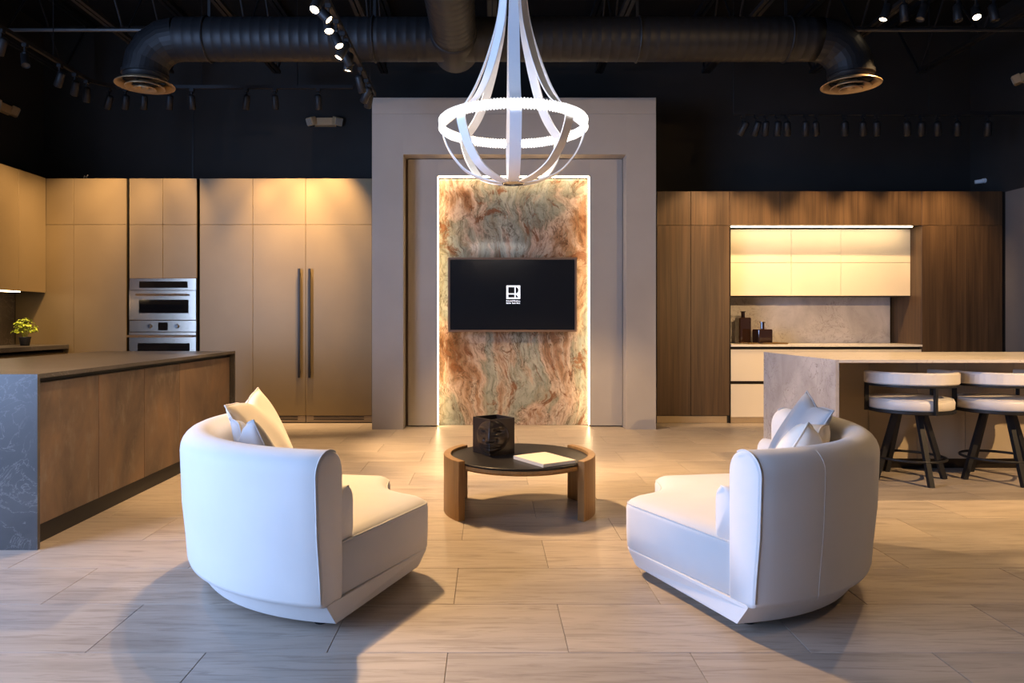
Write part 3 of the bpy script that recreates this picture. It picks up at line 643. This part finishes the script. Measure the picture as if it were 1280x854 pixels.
# niche
NX0, NX1 = x[2]+0.013, x[5]-0.001; NB = 8.575; UY = 8.21
tag(bx('niche_light', M['led_niche'], None, NX0+0.01, wx(1143, CY), CY+0.035, CY+0.075, WJ-0.012, WJ-0.0005), 'warm light strip under the walnut bridging cabinets', 'light strip')
ue = [NX0, wx(989, UY), wx(1051, UY), NX1-0.0]; uz0, uz1, uj = wz(370, UY), WJ-0.014, wz(328.5, UY)
for a, b, lab in zip(ue, ue[1:], ('cream wall cabinet above the amber bottles', 'middle cream wall cabinet in the lit niche', 'wide cream wall cabinet next to the walnut corner unit')):
    cab(lab, a, b, uz0, uz1, [(a, b, uz0, uj), (a, b, uj, uz1)], M['cream_door'], front=UY, back=NB+0.02, name='wall_cabinet', group='cream wall cabinets in the niche')
tag(bx('splashback', M['pale_marble'], None, NX0, NX1-0.03, NB, NB+0.02, 0.89, uz0-0.001), 'pale veined stone splashback behind the amber bottles', 'splashback')
tag(bx('counter_top', M['pale_top'], None, NX0, NX1, CY-0.02, NB-0.001, 0.865, 0.889, 0.002), 'pale stone counter in the lit niche under the bottles', 'counter')
be = [NX0, 3.45, 4.17, NX1]
for a, b, lab in zip(be, be[1:], ('cream drawer base cabinet beside the tall walnut pair', 'middle cream drawer base cabinet under the niche counter', 'cream drawer base cabinet beside the walnut corner unit')):
    t = thing('base_cabinet', lab, 'cabinet', ((a+b)/2, CY+0.3, 0), 0, 'cream base cabinets under the niche')
    bx('carcass', M['dark_bronze'], t, a+0.001, b-0.001, CY+0.03, NB-0.01, 0.085, 0.864)
    for z0, z1 in ((wz(521.5, CY), wz(480.5, CY)), (wz(476.5, CY), wz(437, CY))): bx('drawer', M['cream_door'], t, a+0.0015, b-0.0015, CY, CY+0.025, z0, z1, 0.0015)
    bx('kickboard', M['kick'], t, a+0.002, b-0.002, CY+0.006, CY+0.026, 0.004, 0.08)
# bottles and tray
tr = thing('serving_tray', 'flat brass tray under the amber bottles', 'tray', (3.22, 8.30, 0.8892))
bm = new_bm(); prof = []
def rrect(hx, hy, r, n=5):
    pts = []
    for cx, cy, a0 in ((hx-r, hy-r, 0), (-hx+r, hy-r, PI/2), (-hx+r, -hy+r, PI), (hx-r, -hy+r, 1.5*PI)):
        for i in range(n+1): a = a0+i*PI/2/n; pts.append((cx+r*math.cos(a), cy+r*math.sin(a)))
    return pts
o1 = rrect(0.24, 0.17, 0.03)
loft(bm, [[(a, b, 0.0) for a, b in offset(o1, 0.012)], [(a, b, 0.016) for a, b in o1], [(a, b, 0.016) for a, b in offset(o1, 0.006)], [(a, b, 0.006) for a, b in offset(o1, 0.016)]])
finish('dish', bm, M['tray'], tr, local=True)
bm = new_bm()
for s in (-1, 1): tube(bm, [(s*0.236, -0.04, 0.012), (s*0.252, -0.03, 0.014), (s*0.252, 0.03, 0.014), (s*0.236, 0.04, 0.012)], 0.004, 6)
finish('handle_pair', bm, M['tray'], tr, local=True).name = 'handle'
def bottle(label, loc, hx, h, nh, nr):
    t = thing('decanter_bottle', label, 'bottle', loc, 0.12)
    bm = new_bm(); o = rrect(hx, hx*0.9, 0.02)
    rings = [[(a, b, z) for a, b in offset(o, d)] for z, d in ((0.0, 0.006), (0.006, 0.0), (h-0.01, 0.0), (h, 0.008))]
    loft(bm, rings); finish('body', bm, M['amber_glass'], t, local=True)
    bm = new_bm(); lathe(bm, [(0.0, h), (nr, h), (nr*0.86, h+0.006), (nr*0.86, h+nh-0.012), (nr*1.25, h+nh-0.010), (nr*1.25, h+nh), (nr*0.7, h+nh), (nr*0.7, h+nh-0.02), (0, h+nh-0.02)], 20); finish('neck', bm, M['amber_glass'], t, local=True, smooth=False)
bottle('tall square amber glass bottle standing on the brass tray', (wx(932, 8.3), 8.385, 0.8956), 0.075, 0.30, 0.075, 0.026)
bottle('short wide amber glass bottle standing on the brass tray', (wx(951, 8.25)+0.005, 8.215, 0.8956), 0.089, 0.165, 0.085, 0.026)

# ------------------------------------------------------------------ pale island (right)
RX0, RY0, RY1, RTZ = 2.395, 4.89, 6.17, 0.885
wt = thing('island_worktop', 'pale veined stone island worktop with waterfall end behind the stools', 'worktop', (4.0, 5.5, 0))
bx('top_slab', M['pale_top'], wt, RX0+0.0242, XR-0.5, RY0, RY1, RTZ-0.02, RTZ)
bx('waterfall_end', M['pale_marble'], wt, RX0, RX0+0.024, RY0, RY1, 0.0, RTZ)
isl = thing('island_cabinet', 'island cabinet with tall taupe panels behind the bar stools', 'cabinet', (4.0, 5.8, 0))
PYF = 5.5
bx('carcass', M['carcass'], isl, RX0+0.026, XR-0.55, PYF+0.022, RY1-0.05, 0.08, RTZ-0.021)
bx('kickboard', M['dark_bronze'], isl, RX0+0.026, XR-0.55, PYF+0.06, PYF+0.08, 0.0, 0.08)
M['island_panel'] = mottled('taupe_lacquer', (0.40, 0.33, 0.235), (0.43, 0.355, 0.255), 2.0, 0.45)
pe = [RX0+0.027] + [wx(1086+60.4*i, PYF) for i in range(5)]
while pe[-1]+0.3755 < XR-0.55: pe.append(pe[-1]+0.3755)
for a, b in zip(pe, pe[1:]): bx('panel', M['island_panel'], isl, a+0.0015, b-0.0015, PYF, PYF+0.02, 0.085, RTZ-0.045, 0.0012)

# ------------------------------------------------------------------ curved armchairs
def arc(r, a0, a1, n): return [(r*math.cos(math.radians(a0+(a1-a0)*i/n)), r*math.sin(math.radians(a0+(a1-a0)*i/n))) for i in range(n+1)]
def fillet(pts, idx, r, n=6):
    """round selected corners of a closed outline"""
    out = []
    N = len(pts)
    for i, p in enumerate(pts):
        if i not in idx: out.append(p); continue
        p0 = Vector(pts[i-1]); p1 = Vector(p); p2 = Vector(pts[(i+1) % N]); a = (p0-p1); b = (p2-p1)
        rr = min(r, a.length*0.9, b.length*0.9); A = p1+a.normalized()*rr; Bv = p1+b.normalized()*rr
        for k in range(n+1):
            t = k/n; q = A*(1-t)**2 + p1*2*t*(1-t) + Bv*t*t; out.append((q.x, q.y))
    return out
def HA(r): return 53.5 + (0.945-r)*16.5          # the chair's side planes are not quite radial
def seat_outline(rb, fx, fy, notch, r=0.07, grow=0.0):
    """counter-clockwise: front (+x) near corner -> far corner -> back arc"""
    pts = [(fx, -fy)]
    for i in range(1, 8):
        t = i/8; pts.append((fx - notch*math.sin(PI*t), -fy + 2*fy*t))
    pts.append((fx, fy)); nb = len(pts)
    pts += arc(rb, 180-HA(rb), 180+HA(rb), 28)
    return fillet(pts, {0, nb-1}, r, 7)
def lounge(label, loc, rz):
    t = thing('lounge_chair', label, 'armchair', loc, rz)
    Bo = M['boucle']
    # plinth
    bm = new_bm(); loft(bm, [[(a, b, z) for a, b in seat_outline(rb, 0.085-d, 0.262-d*0.6, 0.10, 0.10)] for z, rb, d in ((0.040, 0.846, 0.036), (0.047, 0.852, 0.031), (0.112, 0.898, 0.004), (0.120, 0.902, 0.002), (0.124, 0.896, 0.006))])
    finish('plinth', bm, Bo, t, local=True)
    # seat
    o = seat_outline(0.80, 0.088, 0.266, 0.10, 0.11); bm = new_bm()
    prof = [(0.124, 0.010), (0.130, 0.004), (0.20, 0.0), (0.305, 0.0), (0.322, 0.005), (0.336, 0.018), (0.345, 0.04), (0.356, 0.085), (0.364, 0.14), (0.367, 0.19)]
    loft(bm, [[(a, b, z) for a, b in offset(o, d)] for z, d in prof[:6]], cap=False)
    # crown by shrinking towards the middle
    base_o = offset(o, 0.018); cx, cy = -0.38, 0.0
    rings = [[(cx+(a-cx)*k, cy+(b-cy)*k, z) for a, b in base_o] for z, k in ((0.336, 1.0), (0.349, 0.94), (0.357, 0.82), (0.364, 0.65), (0.367, 0.4), (0.368, 0.15))]
    R = loft(bm, rings, cap=False); bm.faces.new(R[-1]); bmesh.ops.remove_doubles(bm, verts=bm.verts, dist=0.0005)
    s = finish('seat', bm, Bo, t, local=True, smooth=True)
    bm = new_bm(); tube(bm, [(a, b, 0.324) for a, b in offset(o, 0.006)], 0.0038, 6, True); finish('piping', bm, M['boucle_seam'], s, local=True, smooth=True)
    # back shell: cross-section swept along the arc
    def sweep(name, sec, trim, n, endr, parent, m):
        bm = new_bm(); rc = sum(r for r, z in sec)/len(sec); zc = sum(z for r, z in sec)/len(sec)
        def ring(f, extra=0.0, k=0.0):
            out = []
            for r, z in sec:
                a = math.radians(180 + f*(HA(r)-trim+extra)); q = r + (-k if r > rc else k)
                out.append((q*math.cos(a), q*math.sin(a), z - (k if z > zc+0.1 else 0)))
            return out
        g = math.degrees(endr/0.87)
        rings = [ring(-1, 0, endr), ring(-1, -g*0.35, endr*0.3)] + [ring((-1+2*i/n)*0.985, -g*0.5) for i in range(n+1)] + [ring(1, -g*0.35, endr*0.3), ring(1, 0, endr)]
        loft(bm, rings); return finish(name, bm, m, parent, local=True, smooth=True)
    ro_b, ro_t, ri = 0.925, 0.955, 0.80
    H = 0.683; sec = [(ri+0.004, 0.122), (ri, 0.14), (ri, 0.4)]
    rc = (ro_t+ri)/2; hw = (ro_t-ri)/2
    sec += [(rc - hw*math.cos(u), H-0.085+0.085*math.sin(u)) for u in [i*PI/12 for i in range(13)]]
    sec += [(ro_t-0.008, 0.38), (ro_b+0.006, 0.22), (ro_b, 0.14), (ro_b-0.006, 0.122)]
    bk = sweep('backrest', sec, 0.0, 30, 0.010, t, Bo)
    for sgn in (1, -1):
        bm = new_bm(); tube(bm, [(r*math.cos(math.radians(180+sgn*(HA(r)-0.5))), r*math.sin(math.radians(180+sgn*(HA(r)-0.5))), z) for r, z in sec[7:-1]], 0.0035, 6); finish('piping', bm, M['boucle_seam'], bk, local=True, smooth=True)
    # back seam (centre stitched join)
    a = math.radians(144); bm = new_bm(); tube(bm, [((r-0.0004)*math.cos(a), (r-0.0004)*math.sin(a), z) for r, z in sec[11:]], 0.0012, 5); finish('stitched_seam', bm, M['boucle'], bk, local=True, smooth=True)
    # inner lumbar roll
    r1, r0, z0, z1 = 0.80, 0.705, 0.325, 0.525; rc2 = (r0+r1)/2
    sec2 = [(r0+0.01, z0), (r0, z0+0.03), (r0, z1-0.06)] + [(rc2-(r1-r0)/2*math.cos(u), z1-0.06+0.06*math.sin(u)) for u in [i*PI/8 for i in range(1, 9)]] + [(r1, z0)]
    sweep('lumbar_cushion', sec2, 0.4, 26, 0.016, t, Bo)
    for a, r in ((180-48, 0.75), (180+48, 0.75), (180-20, 0.70), (180+20, 0.70), (268, 0.16), (92, 0.16)):
        q = math.radians(a); bm = new_bm(); lathe(bm, [(0.0, 0.0), (0.026, 0.0), (0.030, 0.01), (0.030, 0.044), (0.0, 0.044)], 14, r*math.cos(q), r*math.sin(q)); finish('foot', bm, M['rubber'], t, local=True)
    return t
LC = (-0.46, 3.44, 0.0); RC = (0.81, 3.44, 0.0)
lounge('white curved lounge chair in front of the dark stone island', LC, math.radians(28))
lounge('white curved lounge chair on the bar stool side', RC, math.radians(152))
# cushions
def pillow(label, loc, rot, s, h, m, seed, chop=0.0):
    bm = new_bm(); N = 20; random.seed(seed); ph = random.uniform(0, 6)
    def P(i, j, sd):
        u = i/N*2-1; v = j/N*2-1; k = 1-0.10*(1-abs(u)**2.0)*0 
        pin = 1-0.09*(1-v*v)*abs(u)**6; pin2 = 1-0.09*(1-u*u)*abs(v)**6
        e = max(0.0, (1-u*u))**0.5*max(0.0, (1-v*v))**0.5
        x = s/2*u*pin; y = s/2*v*pin2; z = sd*h/2*(e**0.85)
        z += 0.006*math.sin(7*u+ph+3*v)*e
        if chop: z += -chop*math.exp(-((u)/0.22)**2)*max(0, v)**1.5*0.5; y -= chop*math.exp(-((u)/0.25)**2)*max(0, v)**2
        return (x, y, z)
    for sd in (1, -1):
        vs = [[bm.verts.new(P(i, j, sd)) for j in range(N+1)] for i in range(N+1)]
        for i in range(N):
            for j in range(N):
                f = (vs[i][j], vs[i+1][j], vs[i+1][j+1], vs[i][j+1]); bm.faces.new(f if sd > 0 else f[::-1])
    bmesh.ops.remove_doubles(bm, verts=bm.verts, dist=0.0006)
    seam = [P(i, 0, 1) for i in range(N)] + [P(N, j, 1) for j in range(N)] + [P(N-i, N, 1) for i in range(N)] + [P(0, N-j, 1) for j in range(N)]
    me_o = finish('cushion', bm, m, None, smooth=True); me_o.location = loc; me_o.rotation_mode = 'QUATERNION'
    # rot = (facing azimuth, lean back, roll in plane)
    az, lean, roll = rot
    R = Matrix.Rotation(math.radians(az), 4, 'Z') @ Matrix.Rotation(math.radians(-lean), 4, 'Y') @ Matrix(((0, 0, 1, 0), (1, 0, 0, 0), (0, 1, 0, 0), (0, 0, 0, 1))) @ Matrix.Rotation(math.radians(roll), 4, 'Z')
    me_o.rotation_quaternion = R.to_quaternion()
    bm = new_bm(); tube(bm, seam, 0.004, 5, True); finish('edge_piping', bm, m, me_o, local=True, smooth=True)
    return tag(me_o, label, 'cushion')
def on_chair(c, ang, r, z): a = math.radians(ang); return (c[0]+r*math.cos(a), c[1]+r*math.sin(a), z)
pillow('cream square cushion leaning in the left lounge chair', on_chair(LC, 176, 0.645, 0.575), (-2, 26, 5), 0.47, 0.14, M['pillow_cream'], 1, 0.03)
pillow('smaller blue-grey cushion tucked beside the cream one in the left chair', on_chair(LC, 212, 0.635, 0.545), (36, 24, -6), 0.40, 0.11, M['pillow_grey'], 2, 0.06)
pillow('grey linen cushion with folded corner in the right lounge chair', on_chair(RC, -5, 0.655, 0.575), (172, 27, -6), 0.46, 0.12, M['pillow_grey'], 3, 0.02)
pillow('cream piped cushion in front of the grey one in the right chair', on_chair(RC, -38, 0.635, 0.535), (140, 28, 8), 0.42, 0.17, M['pillow_cream'], 4, 0.06)

# ------------------------------------------------------------------ coffee table
CT_ = (0.187, 4.35, 0.0)
ct = thing('coffee_table', 'round coffee table with dark top and curved oak panel legs', 'table', CT_)
bm = new_bm(); lathe(bm, [(0.0, 0.316), (0.412, 0.316), (0.4185, 0.319), (0.4185, 0.327), (0.415, 0.330), (0.0, 0.330)], 64); finish('table_top', bm, M['tabletop'], ct, local=True)
bm = new_bm(); lathe(bm, [(0.33, 0.286), (0.405, 0.286), (0.4185, 0.298), (0.4185, 0.3155), (0.33, 0.3155)], 64, closed=True); finish('apron', bm, M['oak'], ct, local=True)
for c in (180, 0):
    bm = new_bm(); pts_o = arc(0.463, c-39, c+39, 20); pts_i = arc(0.419, c-39, c+39, 20)
    o = pts_o + pts_i[::-1]
    loft(bm, [[(a, b, z) for a, b in (offset(o, d) if d else o)] for z, d in ((0.0, 0.002), (0.003, 0.0), (0.343, 0.0), (0.346, 0.002))]); finish('leg', bm, M['oak'], ct, local=True)
# face planter
fp = thing('face_planter', 'dark bronze cube planter with a sculpted face on the coffee table', 'planter', (0.03, 4.43, 0.3305), math.radians(35))
S, Hh = 0.093, 0.222; TH = 0.008
bm = new_bm()
loft(bm, [[(a*k, b*k, z) for a, b in ((-1, -1), (1, -1), (1, 1), (-1, 1))] for k, z in ((S, 0.0), (S, Hh), (S-TH, Hh), (S-TH, 0.02))]); finish('box', bm, M['bronze_face'], fp, local=True)
bm = new_bm(); NU, NV = 72, 60
def sm(x, a, b): t = max(0.0, min(1.0, (x-a)/(b-a))); return t*t*(3-2*t)
def gs(x, s): return math.exp(-(x/s)**2)
def relief(u, v):                       # u across the corner (-1..1), v up (0..1)
    au = abs(u); q = ((u/0.74)**2 + ((v-0.52)/0.47)**2)**0.5; ins = 1-sm(q, 0.80, 1.0)
    h = 0.020*math.sqrt(max(0.0, 1-min(1.0, q)**2))                                                        # rounded oval of the face
    brow = 0.79-0.5*(au-0.30)**2
    h += ins*0.018*gs(u, 0.085)*sm(v, 0.38, 0.44)*(1-sm(v, 0.78, 0.92))*(1.3-0.7*sm(v, 0.44, 0.78))         # nose
    h += ins*0.009*gs(au-0.09, 0.05)*gs(v-0.425, 0.035)
    h -= ins*0.020*gs(au-0.30, 0.17)*gs(v-0.67, 0.075)                                                     # eye hollow
    h += ins*0.017*gs(au-0.31, 0.105)*gs(v-0.655, 0.036)                                                   # eyelid
    h -= ins*0.006*gs(au-0.31, 0.13)*gs(v-0.615-0.12*(au-0.31)**2, 0.010)
    h += ins*0.010*gs(v-brow, 0.020)*sm(au, 0.05, 0.14)*(1-sm(au, 0.52, 0.62))                              # brow
    h -= ins*0.010*gs(au-0.20, 0.07)*gs(v-0.44, 0.05)                                                      # cheek crease
    h += ins*0.014*gs(u, 0.17)*gs(v-0.315, 0.020) + ins*0.014*gs(u, 0.13)*gs(v-0.255, 0.024)                # lips
    h -= ins*0.010*gs(u, 0.22)*gs(v-0.287, 0.010) + ins*0.007*gs(u, 0.15)*gs(v-0.205, 0.020)
    h += ins*0.008*gs(u, 0.16)*gs(v-0.14, 0.05)
    return max(h, 0.0) + 0.0006
vs = []
for i in range(NU+1):
    u = -1+2*i/NU; row = []
    for j in range(NV+1):
        v = j/NV; h = relief(u, v)
        # faces meeting at corner (-S,-S): u<0 runs up the -x face, u>0 along the -y face
        if u < 0: p = Vector((-S, -S + (-u)*2*S, 0)); n = Vector((-1, 0, 0))
        else: p = Vector((-S + u*2*S, -S, 0)); n = Vector((0, -1, 0))
        k = 0.5+0.5*sm(abs(u), 0.0, 0.25); o_n = Vector((-1, 0, 0)) if u < 0 else Vector((0, -1, 0)); oth = Vector((0, -1, 0)) if u < 0 else Vector((-1, 0, 0))
        n = (o_n*k + oth*(1-k)).normalized(); p = p + n*h; row.append(bm.verts.new((p.x, p.y, 0.004+v*(Hh-0.012))))
    vs.append(row)
for i in range(NU):
    for j in range(NV): bm.faces.new((vs[i][j], vs[i+1][j], vs[i+1][j+1], vs[i][j+1]))
fo = finish('face_relief', bm, M['bronze_face'], fp, local=True, smooth=True)
# booklet
bk = thing('booklet', 'thin cream booklet lying on the coffee table', 'book', (0.326, 4.157, 0.3305), math.atan2(-0.254, 0.159))
bx('page_block', M['pages'], bk, -0.149, 0.147, -0.113, 0.113, 0.002, 0.017, local=True)
bx('cover', M['paper'], bk, -0.15, 0.15, -0.1155, 0.1155, 0.0172, 0.0195, local=True); bx('cover', M['paper'], bk, -0.15, 0.15, -0.1155, 0.1155, 0.0, 0.0018, local=True)
bx('spine', M['paper'], bk, -0.15, 0.15, -0.1172, -0.1157, 0.0, 0.0195, local=True)

# ------------------------------------------------------------------ chandelier
HX, HY = 0.148, 4.30; K = FPX/HY
cd = thing('chandelier', 'white ribbon chandelier with a glowing crystal ring', 'chandelier', (HX, HY, wz(229, HY)))
prof = [(-330, 12), (-200, 12.5), (-60, 13.5), (0, 16.5), (36, 22), (72, 32.5), (95, 41), (115, 50), (134, 62), (146, 74), (153, 83), (158, 87.5), (165, 88.5), (173, 86.5), (183, 82.5), (193, 77), (203, 69.5), (212, 61), (219, 50), (224, 38), (227.5, 25), (229, 13)]
def crs(pts, n=5):
    out = []
    for i in range(len(pts)-1):
        p0 = pts[max(i-1, 0)]; p1 = pts[i]; p2 = pts[i+1]; p3 = pts[min(i+2, len(pts)-1)]
        for k in range(n):
            t = k/n; out.append(tuple(0.5*((2*b)+(-a+c)*t+(2*a-5*b+4*c-d)*t*t+(-a+3*b-3*c+d)*t**3) for a, b, c, d in zip(p0, p1, p2, p3)))
    out.append(pts[-1]); return out
pr = [(rp/K, wz(y, HY)) for y, rp in crs(prof, 4)]
for b in range(8):
    a = math.radians(-90+45*b); er = Vector((math.cos(a), math.sin(a), 0)); et = Vector((-math.sin(a), math.cos(a), 0)); bm = new_bm(); rings = []
    for i, (r_, z) in enumerate(pr):
        r2, z2 = pr[min(i+1, len(pr)-1)]; r1, z1 = pr[max(i-1, 0)]; tg = (er*(r2-r1)+Vector((0, 0, z2-z1))).normalized(); nn = et.cross(tg).normalized()
        hw = min(0.033, 0.005+r_*0.26); c = Vector((HX, HY, z))+er*r_; th = 0.004
        rings.append([c-et*hw-nn*th, c+et*hw-nn*th, c+et*hw+nn*th, c-et*hw+nn*th])
    loft(bm, rings); finish('ribbon', bm, M['white_enamel'], cd)
zr = wz(157, HY); R0 = 0.4365
bm = new_bm(); lathe(bm, [(R0, zr-0.013), (R0+0.012, zr-0.013), (R0+0.012, zr+0.013), (R0, zr+0.013)], 96, HX, HY, True); finish('led_ring', bm, M['led_ring'], cd)
bm = new_bm(); random.seed(5)
for i in range(150):
    a = 2*PI*i/150
    for zz in (-0.023, 0.023):
        c = Vector((HX+(R0+0.006)*math.cos(a), HY+(R0+0.006)*math.sin(a), zr+zz)); s = 0.011+random.uniform(-0.001, 0.001)
        e = Vector((math.cos(a), math.sin(a), 0)); q = Vector((-math.sin(a), math.cos(a), 0)); up = Vector((0, 0, 1))
        V = [bm.verts.new(c+d*s) for d in (e, q*0.85, -e, -q*0.85, up, -up)]
        for i0, i1 in ((0, 1), (1, 2), (2, 3), (3, 0)): bm.faces.new((V[i0], V[i1], V[4])); bm.faces.new((V[i1], V[i0], V[5]))
o = finish('crystal_ring', bm, M['crystal'], cd); o['kind'] = 'stuff'
bm = new_bm(); zb = wz(229, HY); lathe(bm, [(0.0, zb-0.012), (0.06, zb-0.008), (0.072, zb-0.002), (0.072, zb+0.012), (0.06, zb+0.014), (0.0, zb+0.012)], 32, HX, HY); finish('bottom_hub', bm, M['chrome'], cd, smooth=True)
bm = new_bm(); lathe(bm, [(0.0, ZC-0.002), (0.10, ZC-0.002), (0.10, ZC-0.03), (0.07, ZC-0.035), (0.07, pr[0][1]-0.02), (0.0, pr[0][1]-0.02)], 32, HX, HY); finish('ceiling_canopy', bm, M['white_enamel'], cd)

# ------------------------------------------------------------------ bar stools
def stool(label, loc, group):
    t = thing('bar_stool', label, 'stool', loc, 0, group)
    # feet directions measured from the centre
    dirs = [(-0.25, -0.01), (-0.02, 0.26), (-0.01, -0.275), (0.255, 0.0)]
    for dx, dy in dirs:
        bm = new_bm(); bar(bm, (dx, dy, 0.0), (dx*0.42, dy*0.42, 0.488), 0.033, 0.033, 0.0); finish('leg', bm, M['steel_black'], t, local=True)
    bm = new_bm(); tube(bm, [(0.232*math.cos(a), 0.232*math.sin(a), 0.165) for a in [i*2*PI/40 for i in range(40)]], 0.0095, 8, True); finish('foot_ring', bm, M['steel_black'], t, local=True, smooth=True)
    bm = new_bm(); lathe(bm, [(0.0, 0.488), (0.14, 0.488), (0.14, 0.500), (0.0, 0.500)], 32); finish('swivel_plate', bm, M['steel_black'], t, local=True)
    bm = new_bm(); lathe(bm, [(0.0, 0.500), (0.285, 0.500), (0.29, 0.504), (0.29, 0.520), (0.0, 0.520)], 40); finish('seat_frame', bm, M['steel_black'], t, local=True)
    bm = new_bm(); lathe(bm, [(0.0, 0.5205), (0.268, 0.5205), (0.281, 0.53), (0.284, 0.575), (0.276, 0.592), (0.262, 0.600), (0.15, 0.606), (0.0, 0.608)], 44); s = finish('seat', bm, M['leather'], t, local=True, smooth=True)
    bm = new_bm(); tube(bm, [(0.272*math.cos(a), 0.272*math.sin(a), 0.5965) for a in [i*2*PI/44 for i in range(44)]], 0.0035, 6, True); finish('piping', bm, M['leather'], s, local=True, smooth=True)
    a0, a1 = -90-98, -90+124
    def sw(name, ri, ro, z0, z1, m, aa0, aa1, rnd=0.01, n=36):
        bm = new_bm(); sec = [(ri+rnd, z0), (ro-rnd, z0), (ro, z0+rnd), (ro, z1-rnd), (ro-rnd, z1), (ri+rnd, z1), (ri, z1-rnd), (ri, z0+rnd)]
        rings = [[(r*math.cos(math.radians(aa0+(aa1-aa0)*i/n)), r*math.sin(math.radians(aa0+(aa1-aa0)*i/n)), z) for r, z in sec] for i in range(n+1)]
        loft(bm, rings); return finish(name, bm, m, t, local=True, smooth=False)
    sw('back_band', 0.268, 0.312, 0.703, 0.792, M['leather'], a0, a1)
    sw('back_rail', 0.272, 0.310, 0.688, 0.7025, M['steel_black'], a0, a1, 0.002)
    for a in (a0+3, -90+1, a1-4):
        q = math.radians(a); c, s_ = math.cos(q), math.sin(q); bm = new_bm(); bar(bm, (0.299*c, 0.299*s_, 0.502), (0.299*c, 0.299*s_, 0.69), 0.028, 0.016, q); finish('post', bm, M['steel_black'], t, local=True)
    return t
s1 = stool('white leather swivel bar stool with black frame next to the stone waterfall end', (3.07, 5.17, 0.0), 'bar stools at the pale island')
s2 = copy_tree(s1); s2.location = (3.715, 5.17, 0.0); s2['label'] = 'white leather swivel bar stool with black frame, second out from the waterfall end'

# ------------------------------------------------------------------ wall fittings
def emergency(label, loc, rz):
    t = thing('emergency_light', label, 'emergency light', loc, rz)   # local: wall at y=0, facing -y
    bm = new_bm(); loft(bm, [[(-0.13, -0.001, -0.055), (0.13, -0.001, -0.055), (0.13, -0.001, 0.055), (-0.13, -0.001, 0.055)], [(-0.11, -0.06, -0.05), (0.11, -0.06, -0.05), (0.11, -0.06, 0.04), (-0.11, -0.06, 0.04)]]); finish('housing', bm, M['plastic_beige'], t, local=True)
    for s in (-1, 1):
        h = None; R = Matrix.Translation((s*0.15, -0.05, 0.0)) @ Matrix.Rotation(s*0.7, 4, 'Z') @ Matrix.Rotation(0.35, 4, 'X')
        bm = new_bm(); box(bm, -0.055, 0.055, -0.05, 0.03, -0.05, 0.05, 0.012, 2); bm.transform(R); h = finish('lamp_head', bm, M['plastic_beige'], t, local=True)
        for i in range(4):
            xx = -0.036+i*0.024; bm = new_bm(); box(bm, xx-0.008, xx+0.008, -0.056, -0.0502, -0.038, 0.038); bm.transform(R); finish('lens_rib', bm, M['plastic_dark'], h, local=True)
    return t
emergency('beige twin-head emergency light on the black wall above the refrigerator', (wx(407, YB), YB, wz(153, YB)), 0)
emergency('beige twin-head emergency light on the left black wall', (XL, 7.85, wz(134, 7.85)), PI/2)
emergency('beige twin-head emergency light on the right black wall', (XR, 7.62, wz(93, 7.62)), -PI/2)
sn = thing('wall_sensor', 'small white sensor on the black wall above the corner walnut cabinet', 'sensor', (XR-0.001, 8.36, wz(226, 8.36)), -PI/2)
bm = new_bm(); cyl(bm, (0, 0, 0), (0, -0.03, 0), 0.03, 0.026, 16); finish('mount', bm, M['white_enamel'], sn, local=True)
bm = new_bm(); cyl(bm, (0, -0.03, -0.005), (-0.03, -0.10, -0.01), 0.026, 0.022, 14); finish('sensor_head', bm, M['white_enamel'], sn, local=True)
